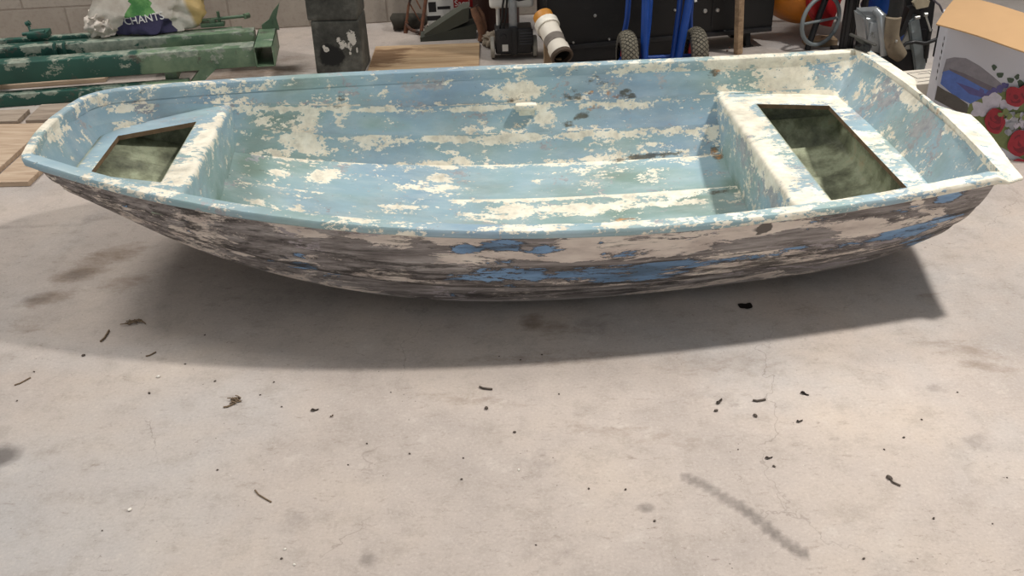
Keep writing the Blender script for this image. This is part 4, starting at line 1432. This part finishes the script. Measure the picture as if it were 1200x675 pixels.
m = MB()                                                    # silver housing
a, b, c, d = E(1013, 20), E(1044, 18), E(1046, 66), E(1018, 60)
m.prism([a, b, c, d], (.0, .16, .0))
bmesh.ops.bevel(m.bm, geom=list(m.bm.edges), offset=.012, segments=3, affect='EDGES')
cc = (a + b + c + d) / 4
m.box(cc + Vector((-.022, -.004, -.005)), (.055, .012, .13), bevel=.004)
m.tube([E(1026, 12, EY + .02), E(1032, 18, EY - .005), E(1034, 40, EY - .008), E(1036, 64, EY - .005)], [.018, .02, .02, .018], 14)
m.build('housing', M_SILVER, en, 40)
m = MB()
m.tube([E(1056, -60), E(1054, -20), E(1050, 10), E(1047, 21)], [.030] * 4, 18)
m.build('hose', M_BLACK2, en, 60)
m = MB()
m.tube([E(1047, 20, EY - .02), E(1045, 32, EY - .02), E(1044, 42, EY - .02), E(1046, 52, EY - .02), E(1050, 60, EY - .02), E(1056, 66, EY - .02)], [.034, .034, .034, .036, .037, .030], 20)
m.build('sleeve', M_TAN, en, 60)
m = MB()                                                    # grey bent bracket
m.prism([E(1065, 26), E(1077, 18), E(1086, 78), E(1081, 86), E(1073, 86)], (.0, .05, 0))
bmesh.ops.bevel(m.bm, geom=list(m.bm.edges), offset=.006, segments=2, affect='EDGES')
m.rod(E(1070, 37, EY - .004), E(1070, 37, EY + .01), .006)
m.build('bracket', M_GREYP, en, 40)
m = MB()                                                    # white guard plate
m.prism([E(1052, 60, EY + .03), E(1064, 36, EY + .03), E(1072, 86, EY + .03), E(1056, 80, EY + .03)], (0, .01, 0))
m.build('guard_plate', M_WHITE, en)
m = MB()                                                    # black gear train and frame
m.prism([E(1052, 46, EY + .01), E(1066, 10, EY + .01), E(1074, 8, EY + .01), E(1060, 40, EY + .01)], (0, .05, 0))
m.prism([E(1060, 30, EY + .05), E(1064, -30, EY + .05), E(1100, -30, EY + .05), E(1092, 34, EY + .05), E(1086, 74, EY + .05), E(1078, 74, EY + .05)], (0, .08, 0))
m.tube([E(1054, 58, EY - .02), E(1062, 51, EY - .02), E(1072, 49, EY - .02), E(1084, 51, EY - .02), E(1098, 46, EY + .0)], .0085, 10)
m.tube([E(1090, 34), E(1087, 50), E(1085, 68)], .010, 10)
m.tube([E(1104, 24), E(1100, 46), E(1096, 66)], .012, 10)
for (px, py, r) in [(1082, 40, .022), (1072, 18, .026), (1084, 14, .02)]:
    p = E(px, py, EY + .04)
    m.rod(p, p + Vector((0, .04, 0)), r, r, 18)
m.build('gear_case', M_BLACK, en, 40)
m = MB()
m.tube([E(1094, 0, EY), E(1101, 6, EY), E(1106, 16, EY)], .0045, 8)
m.build('cable', plain('grey_cable', S(90, 84, 92), .5), en, 60)
for (q0, q1, rr) in ((E(1084.5, 17, EY - .01), E(1090.5, 36, EY - .01), .0045), (E(1072, 21, EY), E(1078, 20, EY), .007), (E(1049, 48, EY - .055), E(1051, 48.5, EY - .055), .006)):
    m = MB()
    m.rod(q0, q1, rr)
    if rr == .0045: m.rod(q0 - Vector((.007, 0, 0)), q0 + Vector((.008, 0, 0)), .009)
    m.build('bolt', M_ZINC, en, 40)
m = MB()
m.prism([E(1071, 4, EY + .0), E(1078, -3, EY + .0), E(1090, 1, EY), E(1088, 8, EY), E(1074, 11, EY)], (0, .03, 0))
m.build('rag_wrapped_joint', plain('pale_joint', S(172, 160, 136), .8), en)
m = MB()                                                    # base that carries it
bp = E(1050, 66)
m.box((bp.x + .02, EY + .09, (bp.z + .02) / 2), (.24, .15, bp.z + .02), bevel=.01)
m.box((bp.x + .03, EY + .09, .02), (.40, .26, .04), bevel=.005)
m.build('stand', M_BLACK, en, 40)
settle(en)

# ------------------------------------------------------------------ small carton with a line drawing
k0 = ground(1062, 100, .21)
cz = .21
ct = thing('carton', 'low pale cardboard carton with line drawing between engine and flower box', 'box', (1.785, 3.995, 0), R(8))
m = MB()
m.box((0, 0, .0875), (.24, .17, .175), bevel=.003)
m.build('carton_body', M_CARDG, ct)
m = MB()
for (a, b) in [((-.06, .05), (.05, .06)), ((.05, .06), (.06, -.04)), ((-.05, -.02), (.045, -.01)), ((-.06, .05), (-.05, -.02)), ((-.02, .03), (.03, .035)), ((.03, .035), (.035, -.05)), ((-.07, -.06), (.02, -.05))]:
    A_, B_ = Vector((*a, .1752)), Vector((*b, .1752))
    dd = B_ - A_
    m.box((A_ + B_) / 2, (dd.length, .004, .0006), Matrix.Rotation(math.atan2(dd.y, dd.x), 4, 'Z'))
m.build('line_drawing', M_INK, ct)

# ------------------------------------------------------------------ big box printed with a lake and flowers
FB = thing('printed_box', 'large white box printed with lake and red flowers, tan flap open', 'box', (1.655, 3.60, 0), R(-18))
BW, BD, BH = .80, .26, .50
m = MB()
m.box((BW / 2, BD / 2, BH / 2), (BW, BD, BH), bevel=.004)
m.build('box_body', plain('white_printed_card', S(194, 194, 201), .6, 0, .03, 3), FB)


def fb_at(px, py):
    d = ray(px, py)
    a = R(-18)
    n = Vector((-math.sin(a), math.cos(a), 0))
    o = Vector((1.655, 3.60, 0))
    t = (o - CAM).dot(n) / d.dot(n)
    p = CAM + d * t - o
    return p.x * math.cos(a) + p.y * math.sin(a), p.z


pcols = [S(132, 128, 134), S(86, 112, 180), S(92, 86, 80), S(150, 30, 44), S(196, 190, 200), S(118, 128, 78), S(108, 100, 108), S(90, 84, 136), S(64, 80, 62), S(112, 18, 34), S(160, 160, 166)]
pmats = [plain('print_ink_%d' % i, c, .6, 0, .14, 40, bump=0) for i, c in enumerate(pcols)]
pm = MB()
lay = [0]


def patch(poly, mi):
    lay[0] += 1
    y = -.0004 - .00012 * lay[0]
    vs = [fb_at(*p) for p in poly]
    vs = [(min(max(u, .004), BW - .004), min(max(z, .004), BH - .004)) for u, z in vs]
    f = pm.bm.faces.new([pm.bm.verts.new((u, y, z)) for u, z in vs])
    f.material_index = mi


def disc(px, py, r, mi, n=14, wob=.15):
    patch([(px + r * (1 + wob * math.sin(3 * a + px)) * math.cos(a), py + r * 1.02 * (1 + wob * math.cos(2 * a + py)) * math.sin(a)) for a in [2 * math.pi * k / n for k in range(n)]], mi)


patch([(1109, 69), (1118, 67), (1132, 68), (1148, 77), (1162, 88), (1176, 100), (1182, 108), (1160, 112), (1130, 100), (1104, 86)], 0)
patch([(1112, 80), (1130, 86), (1160, 100), (1178, 108), (1150, 108), (1118, 92)], 6)
patch([(1105, 84), (1112, 82), (1128, 90), (1150, 102), (1172, 112), (1160, 122), (1138, 122), (1118, 112), (1102, 98)], 1)
patch([(1120, 96), (1140, 103), (1160, 112), (1158, 116), (1136, 110)], 7)
patch([(1097, 100), (1108, 106), (1120, 112), (1134, 122), (1136, 134), (1120, 130), (1088, 116)], 2)
patch([(1136, 122), (1160, 110), (1200, 104), (1240, 100), (1300, 120), (1300, 230), (1190, 230), (1150, 160), (1132, 136)], 5)
for (px, py, r) in [(1165, 79, 3), (1172, 88, 4), (1184, 94, 4), (1192, 90, 3), (1196, 98, 4)]: disc(px, py, r, 8, 10, .3)
for (px, py, r) in [(1172, 104, 4), (1178, 100, 4), (1166, 106, 4), (1150, 106, 3), (1160, 110, 4)]: disc(px, py, r, 7, 10, .3)
for (px, py, r) in [(1146, 125, 7), (1158, 119, 8), (1166, 117, 8), (1143, 132, 5), (1160, 126, 7), (1150, 130, 6), (1176, 122, 5), (1182, 124, 5), (1190, 125, 4)]: disc(px, py, r, 4, 12, .2)
for i in range(90):
    px, py = 1178 + random.random() * 34, 132 + random.random() * 26
    disc(px, py, 2.2 + random.random() * 1.4, 10 if i % 3 else 4, 7, .3)
for (px, py, r) in [(1189, 112, 12), (1204, 108, 12), (1165, 143, 12), (1166, 136, 10), (1194, 166, 14), (1206, 160, 12), (1212, 120, 10), (1226, 140, 12), (1240, 170, 13), (1218, 190, 12), (1250, 130, 11), (1196, 194, 11), (1262, 196, 13), (1240, 214, 12), (1275, 160, 12)]:
    disc(px, py, r, 3, 16, .12)
    disc(px + 1, py + 1, r * .66, 9, 14, .2)
    disc(px - 1, py - 1, r * .48, 3, 12, .2)
    disc(px + 1, py, r * .26, 9, 10, .2)
for (px, py) in [(1172, 132), (1182, 134), (1192, 133), (1200, 135), (1178, 129)]: disc(px, py, 3.5, 5, 8, .35)
pm.build('printed_picture', pmats, FB, normals=False)
# black print on the narrow side
m = MB()
for k in range(7):
    m.box((-.0012, .035 + .006 * (k % 2), BH - .05 - k * .026), (.001, .022 if k % 3 else .014, .012))
m.build('side_print', M_INK, FB)
m = MB()
A_, B_ = at(1097, 28, 3.56), at(1225, 67, 3.16)
D_ = at(1123, -6, 3.80)
C_ = B_ + (D_ - A_)
nn = (B_ - A_).cross(D_ - A_).normalized()
rowsF = []
for i in range(13):
    u = i / 12
    rowsF.append([A_ + (B_ - A_) * u + (D_ - A_) * v + nn * (.010 * math.sin(math.pi * v) + .004 * math.sin(5 * u)) for v in [k / 10 for k in range(11)]])
m.grid(rowsF)
bmesh.ops.recalc_face_normals(m.bm, faces=m.bm.faces)
bmesh.ops.solidify(m.bm, geom=list(m.bm.faces), thickness=.005)
inv = (Matrix.Translation((1.655, 3.60, 0)) @ Matrix.Rotation(R(-18), 4, 'Z')).inverted()
for v in m.bm.verts: v.co = inv @ v.co
m.build('flap', M_CARD, FB, 40)

# ------------------------------------------------------------------ clutter at the wall, left of the machine
def W(px, py, Y): return at(px, py, Y)


c_ = W(524, 30, 5.62)
cx_ = thing('product_carton', 'white, black and red carton with white lettering by the wall', 'box', (-.305, 5.66, 0), R(3))
m = MB()
m.box((0, 0, .20), (.25, .12, .40), bevel=.003)
m.build('carton_body', M_WHITE, cx_)
m = MB()
def pc_at(px, py):
    p = at(px, py, 5.60)
    return p.x + .305, p.z


for (xa, ya, xb, yb) in [(498, 18, 516, 24), (512, 7, 527, 11), (502, 2, 510, 14), (528, 12, 540, 22), (544, 10, 556, 30), (500, 28, 540, 34)]:
    (u0, z0), (u1, z1) = pc_at(xa, yb), pc_at(xb, ya)
    m.box(((u0 + u1) / 2, -.0605, (z0 + z1) / 2), (abs(u1 - u0), .001, abs(z1 - z0)))
m.build('black_panel', M_INK, cx_)
(u0, z0), (u1, z1) = pc_at(531, 9), pc_at(553, 0)
m = MB()
m.box(((u0 + u1) / 2, -.061, z0 + .08), (u1 - u0, .002, .16))
m.build('red_panel', M_RED, cx_)
u2, z2 = pc_at(541, 4)
tm = text_mesh('Sacri', .046, .0006)
place_mesh('lettering', tm, Matrix.Translation((u2, -.0625, z2)) @ Matrix.Rotation(R(90), 4, 'X'), M_TXT, cx_)

mt = thing('folding_mat', 'dark grey folded rubber mat standing ajar on the plywood edge', 'mat', (-.29, 5.33, 0), R(2))
m = MB()
bmt = [(-.165, -.01, .0), (.14, .0, .0), (.15, .0, .085), (-.165, -.01, .022)]
m.prism(bmt, (0, .12, 0))
m.build('lower_leaf', plain('dark_mat', S(70, 72, 64), .8, 0, .15, 8), mt)
m = MB()
def mt_at(px, py):
    p = at(px, py, 5.325) - Vector((-.29, 5.33, 0))
    return (p.x, -.005, p.z)


m.prism([mt_at(497, 40), mt_at(500, 47), mt_at(520, 38), mt_at(549, 25), mt_at(550, 9), mt_at(542, 11), mt_at(520, 25)], (0, .12, 0))
m.build('upper_leaf', plain('dark_mat_face', S(78, 80, 70), .8, 0, .15, 8), mt)
m = MB()
m.tube([(.115, -.02, .185), (.125, -.03, .15), (.145, -.035, .10), (.155, -.035, .04), (.15, -.035, .008)], [.018, .022, .021, .020, .022], 10)
m.tube([(.13, .0, .19), (.16, -.01, .14), (.17, -.02, .08), (.17, -.02, .012)], .014, 10)
st = m.build('strap', plain('brown_leather', S(116, 82, 62), .8, 0, .4, 24, (S(60, 44, 38), .55)), None, 60)
st.location = Vector(mt.location) + Vector((.02, -.03, 0))
st.rotation_euler = mt.rotation_euler
tag(st, 'rusty brown strap hanging down beside dark folded mat', 'strap')

m = MB()
m.tube([(-.09, 0, .045), (-.085, 0, .047), (.06, .03, .04), (.10, .04, .04)], [.030, .046, .040, .030], 18)
for v in m.bm.verts: v.co += Vector((0, 0, .004)) + .006 * Vector((mnoise.noise(v.co * 30), mnoise.noise(v.co * 30 + Vector((3, 0, 0))), 0))
rl = m.build('canvas_roll', plain('dark_canvas', S(54, 50, 42), .9, 0, .3, 24), None, 60)
rl.location = (-.535, 5.55, 0)
tag(rl, 'short dark canvas roll on floor by the wall', 'roll')

wf = thing('wire_stand', 'rusty wire stand leaning by the wall left of the dark mat', 'stand', (-.494, 5.445, 0))
m = MB()
m.tube([(-.050, .06, .04), (-.03, .08, .14), (.035, .10, .32), (.05, .11, .45)], .0075, 8)
m.tube([(.035, .0, .008), (.055, .04, .10), (.085, .08, .24), (.09, .10, .45)], .010, 8)
m.tube([(-.052, .05, .05), (-.02, .02, .025), (.036, -.005, .010)], .009, 8)
m.tube([(-.02, .085, .15), (.03, .06, .06), (.06, .05, .11)], .004, 8)
m.tube([(.0, .09, .21), (.04, .055, .13)], .004, 8)
m.build('wire', M_RUST, wf, 60)
m = MB()
m.rod((-.055, .05, .0), (-.045, .055, .06), .012, .010)
m.build('foot', M_RUST, wf)
m = MB()
m.rod((.035, .0, .0), (.036, .0, .02), .013)
m.build('foot', M_RUST, wf)

m = MB()
m.lathe([(0, 0), (.125, 0), (.13, .01), (.13, .20), (.136, .21), (.13, .22), (.13, .52), (.12, .53), (0, .53)], None, 40)
bb = m.build('oil_drum', M_DARKB, None, 40)
bb.location = (-.035, 5.555, 0)
tag(bb, 'dark brown metal drum by wall behind the wheeled machine', 'drum')

# ------------------------------------------------------------------ black clamp on the stern corner
kz = sheer(1.37) + .010
kp = Matrix.Translation((BX, BY, 0)) @ Matrix.Rotation(BYAW, 4, 'Z') @ Vector((1.388, .54, kz))
kl = thing('spring_clamp', 'small black clamp on the far stern corner of the boat', 'clamp', kp, R(-50))
m = MB()
m.box((0, 0, .008), (.055, .022, .016), bevel=.004)
m.box((.02, 0, .020), (.02, .026, .018), bevel=.004)
m.rod((.005, -.014, .016), (.005, .014, .016), .008)
m.build('jaw', M_BLACK, kl, 40)
m = MB()
m.box((-.005, 0, .040), (.115, .016, .007), Matrix.Rotation(R(10), 4, 'Y'), .003)
m.box((-.01, .004, .030), (.06, .012, .012), Matrix.Rotation(R(20), 4, 'Y'), .003)
m.build('lever', plain('dark_lever', S(66, 64, 60), .45, .2), kl, 40)

# ------------------------------------------------------------------ debris on the floor
M_LEAF = plain('dry_leaf', S(40, 32, 28), .9, 0, .4, 60)
M_TWIG = plain('dry_stalk', S(112, 94, 74), .9, 0, .3, 60)
M_GRIT = plain('dark_grit', S(84, 74, 66), .9, 0, .4, 60)
M_CHIP = plain('white_chip', S(226, 220, 208), .7, 0, .1, 60)


def leaf(px, py, L, Wd, rz, label, mat=M_LEAF, group=None):
    p = G(px, py)
    m = MB()
    P = []
    for i in range(9):
        u = i / 8
        L, Wd = L, Wd
        hw = Wd / 2 * .85 * math.sin(math.pi * min(1, .08 + .9 * u)) * (1 + .25 * math.sin(9 * u))
        P.append([((u - .5) * L, s * hw, .002 + .0025 * abs(s) ** 2 * math.sin(3 * u + 1) ** 2 + .0012 * math.sin(7 * u)) for s in (-1, -.5, 0, .5, 1)])
    m.grid(P)
    bmesh.ops.solidify(m.bm, geom=list(m.bm.faces), thickness=.0012)
    zmin = min(v.co.z for v in m.bm.verts)
    for v in m.bm.verts: v.co.z -= zmin
    o = m.build('leaf', mat, None, 60)
    o.location = p
    o.rotation_euler = (0, 0, rz)
    return tag(o, label, 'leaf', group)


def twig(px, py, px2, py2, r, label, mat=M_TWIG, bend=.004, group=None):
    a, b = G(px, py), G(px2, py2)
    c = (a + b) / 2
    side = (b - a).cross(Vector((0, 0, 1))).normalized() * bend
    m = MB()
    m.tube([a - c + Vector((0, 0, r)), (a - c) * .4 + side + Vector((0, 0, r)), (b - c) * .4 + side * .5 + Vector((0, 0, r)), b - c + Vector((0, 0, r))], r, 7)
    o = m.build('twig', mat, None, 60)
    o.location = c
    return tag(o, label, 'twig', group)


def grit(px, py, r, label, mat=M_GRIT, name='grit', group=None, cat='grit'):
    p = G(px, py)
    m = MB()
    r *= .72
    lump(m, (0, 0, r * .45), (r, r * .75, r * .5), .35, 1.8, 2, px)
    o = m.build(name, mat, None, 60)
    o.location = p
    o.rotation_euler = (0, 0, px)
    return tag(o, label, cat, group)


def straw(px, py, n, R_, label):
    p = G(px, py)
    m = MB()
    rnd = random.Random(int(px))
    for k in range(n):
        a = rnd.uniform(-.9, .9) + (math.pi if rnd.random() < .3 else 0)
        c = Vector((rnd.gauss(0, R_ * .35), rnd.gauss(0, R_ * .25), .0025 + .0012 * (k % 5)))
        d = Vector((math.cos(a), math.sin(a), 0)) * R_ * rnd.uniform(.25, .6)
        m.tube([c - d, c + Vector((0, 0, .002)), c + d], .0016, 6)
    o = m.build('straw_clump', M_TWIG, None, 60)
    o.location = p
    return tag(o, label, 'straw')


leaf(873, 359, .044, .046, 2.7, 'curled black leaf on floor in the shadow of the boat')
straw(156, 379, 16, .035, 'small clump of straw on floor below the bow')
straw(277, 470, 12, .026, 'dark straw tuft on open floor left of centre')
twig(118, 401, 128, 388, .003, 'brown twig slanting on floor just below the straw clump')
twig(262, 478, 276, 473, .0025, 'stalk lying beside the dark straw tuft')
twig(299, 575, 318, 589, .002, 'thin dark twig near the bottom left of the floor')
twig(17, 452, 36, 443, .002, 'pale thin stalk on the floor at the far left')
twig(171, 418, 183, 413, .002, 'short stalk on floor between straw clump and white chip')
grit(98, 417, .008, 'dark flat pebble on floor at left below the brown stain')
grit(186, 442, .009, 'small white chip on floor left of the dark straw tuft', M_CHIP, 'paint_chip', cat='chip')
grit(152, 598, .008, 'white chip on floor at the lower left', M_CHIP, 'paint_chip', cat='chip')
grit(175, 461, .006, 'dark crumb just below the upper white chip')
leaf(943, 462, .024, .014, -.6, 'dark brown leaf scrap at the end of a floor crack')
twig(882, 470, 897, 469, .003, 'dark splinter on floor left of the brown leaf scrap', M_GRIT)
leaf(901, 537, .020, .010, .2, 'dark scrap on floor just above the tyre scuff', M_GRIT)
grit(907, 547, .006, 'dark crumb touching the scrap above the tyre scuff')
grit(1042, 561, .011, 'black lump with a small tail at lower right floor')
twig(1044, 563, 1055, 570, .0025, 'short black stalk beside the black lump', M_GRIT)
leaf(937, 494, .020, .010, .4, 'ragged dark flake on floor below the leaf scrap', M_GRIT)
grit(885, 488, .009, 'brown crumb on floor below the dark splinter')
leaf(843, 471, .03, .012, .9, 'dirt flake in the brown scuffed patch right of centre', M_GRIT)
grit(839, 482, .008, 'crumb under the dirt flake in the scuffed patch')
twig(562, 454, 577, 457, .003, 'dark double streak of straw on floor at centre', M_GRIT)
grit(570, 479, .009, 'brown pebble on floor below the central straw streak')
grit(603, 507, .006, 'small dark pebble on floor near the middle')
leaf(369, 481, .022, .014, .3, 'dark crumbled flake right of the dark straw tuft', M_GRIT)
leaf(389, 488, .012, .008, 1.2, 'tiny pale brown flake right of the crumbled one', M_TWIG)
for (px, py) in [(40, 436), (20, 470), (217, 427), (240, 393), (252, 447), (305, 463), (321, 448), (330, 477), (430, 520), (480, 532), (543, 537), (610, 422), (655, 462), (541, 562), (690, 573), (733, 574), (767, 611), (628, 639), (1080, 492), (1059, 513), (1094, 608), (1163, 614), (865, 527), (1036, 527), (458, 460), (408, 545), (120, 622), (255, 551), (330, 655), (1012, 655), (585, 418), (635, 416), (1122, 460), (1180, 560)]:
    grit(px, py, .003 + .002 * random.random(), 'tiny dark speck of grit on the bare concrete floor', group='grit specks on the floor')
for (px, py) in [(334, 644), (345, 662), (608, 551)]:
    grit(px, py, .005, 'tiny white speck on the concrete floor', M_CHIP, 'paint_chip', 'white specks on the floor', 'chip')

# ------------------------------------------------------------------ light
w = bpy.data.worlds.new('world')
SC.world = w
w.use_nodes = True
bg = w.node_tree.nodes['Background']
bg.inputs[0].default_value = (0.92, 0.97, 1.0, 1)
bg.inputs[1].default_value = 0.19
def lamp(name, loc, target, size, watts, col, spread=180):
    l = bpy.data.lights.new(name, 'AREA')
    l.shape = 'DISK'
    l.size = size
    l.energy = watts
    l.color = col
    l.spread = R(spread)
    o = bpy.data.objects.new(name, l)
    COL.objects.link(o)
    o.location = loc
    o.rotation_euler = (Vector(target) - Vector(loc)).to_track_quat('-Z', 'Y').to_euler()


lamp('bay_lamp_stern', (3.3, 3.24, 5.2), (1.1, 2.1, 0), .36, 92, (1.0, .955, .90), 95)
lamp('bay_lamp_bow', (-3.8, 4.6, 5.4), (-.8, 2.6, 0), 2.1, 205, (1.0, .965, .92))
sl = bpy.data.lights.new('roof_light', 'SUN')
sl.energy = .45
sl.angle = R(80)
sl.color = (1.0, .97, .95)
so = bpy.data.objects.new('roof_light', sl)
COL.objects.link(so)
so.rotation_euler = Vector((0, .12, -1)).to_track_quat('-Z', 'Y').to_euler()
al = bpy.data.lights.new('doorway_daylight', 'AREA')
al.shape = 'RECTANGLE'
al.size, al.size_y = 4.0, 2.6
al.energy = 66
al.color = (.95, .98, 1.0)
ao = bpy.data.objects.new('doorway_daylight', al)
COL.objects.link(ao)
ao.location = (-.3, -3.2, 1.5)
ao.rotation_euler = Vector((0, 1, -.12)).to_track_quat('-Z', 'Y').to_euler()
SC.view_settings.view_transform = 'Standard'
SC.view_settings.look = 'None'
SC.view_settings.gamma = 1.0
SC.view_settings.use_curve_mapping = False
SC.view_settings.exposure = 0.0
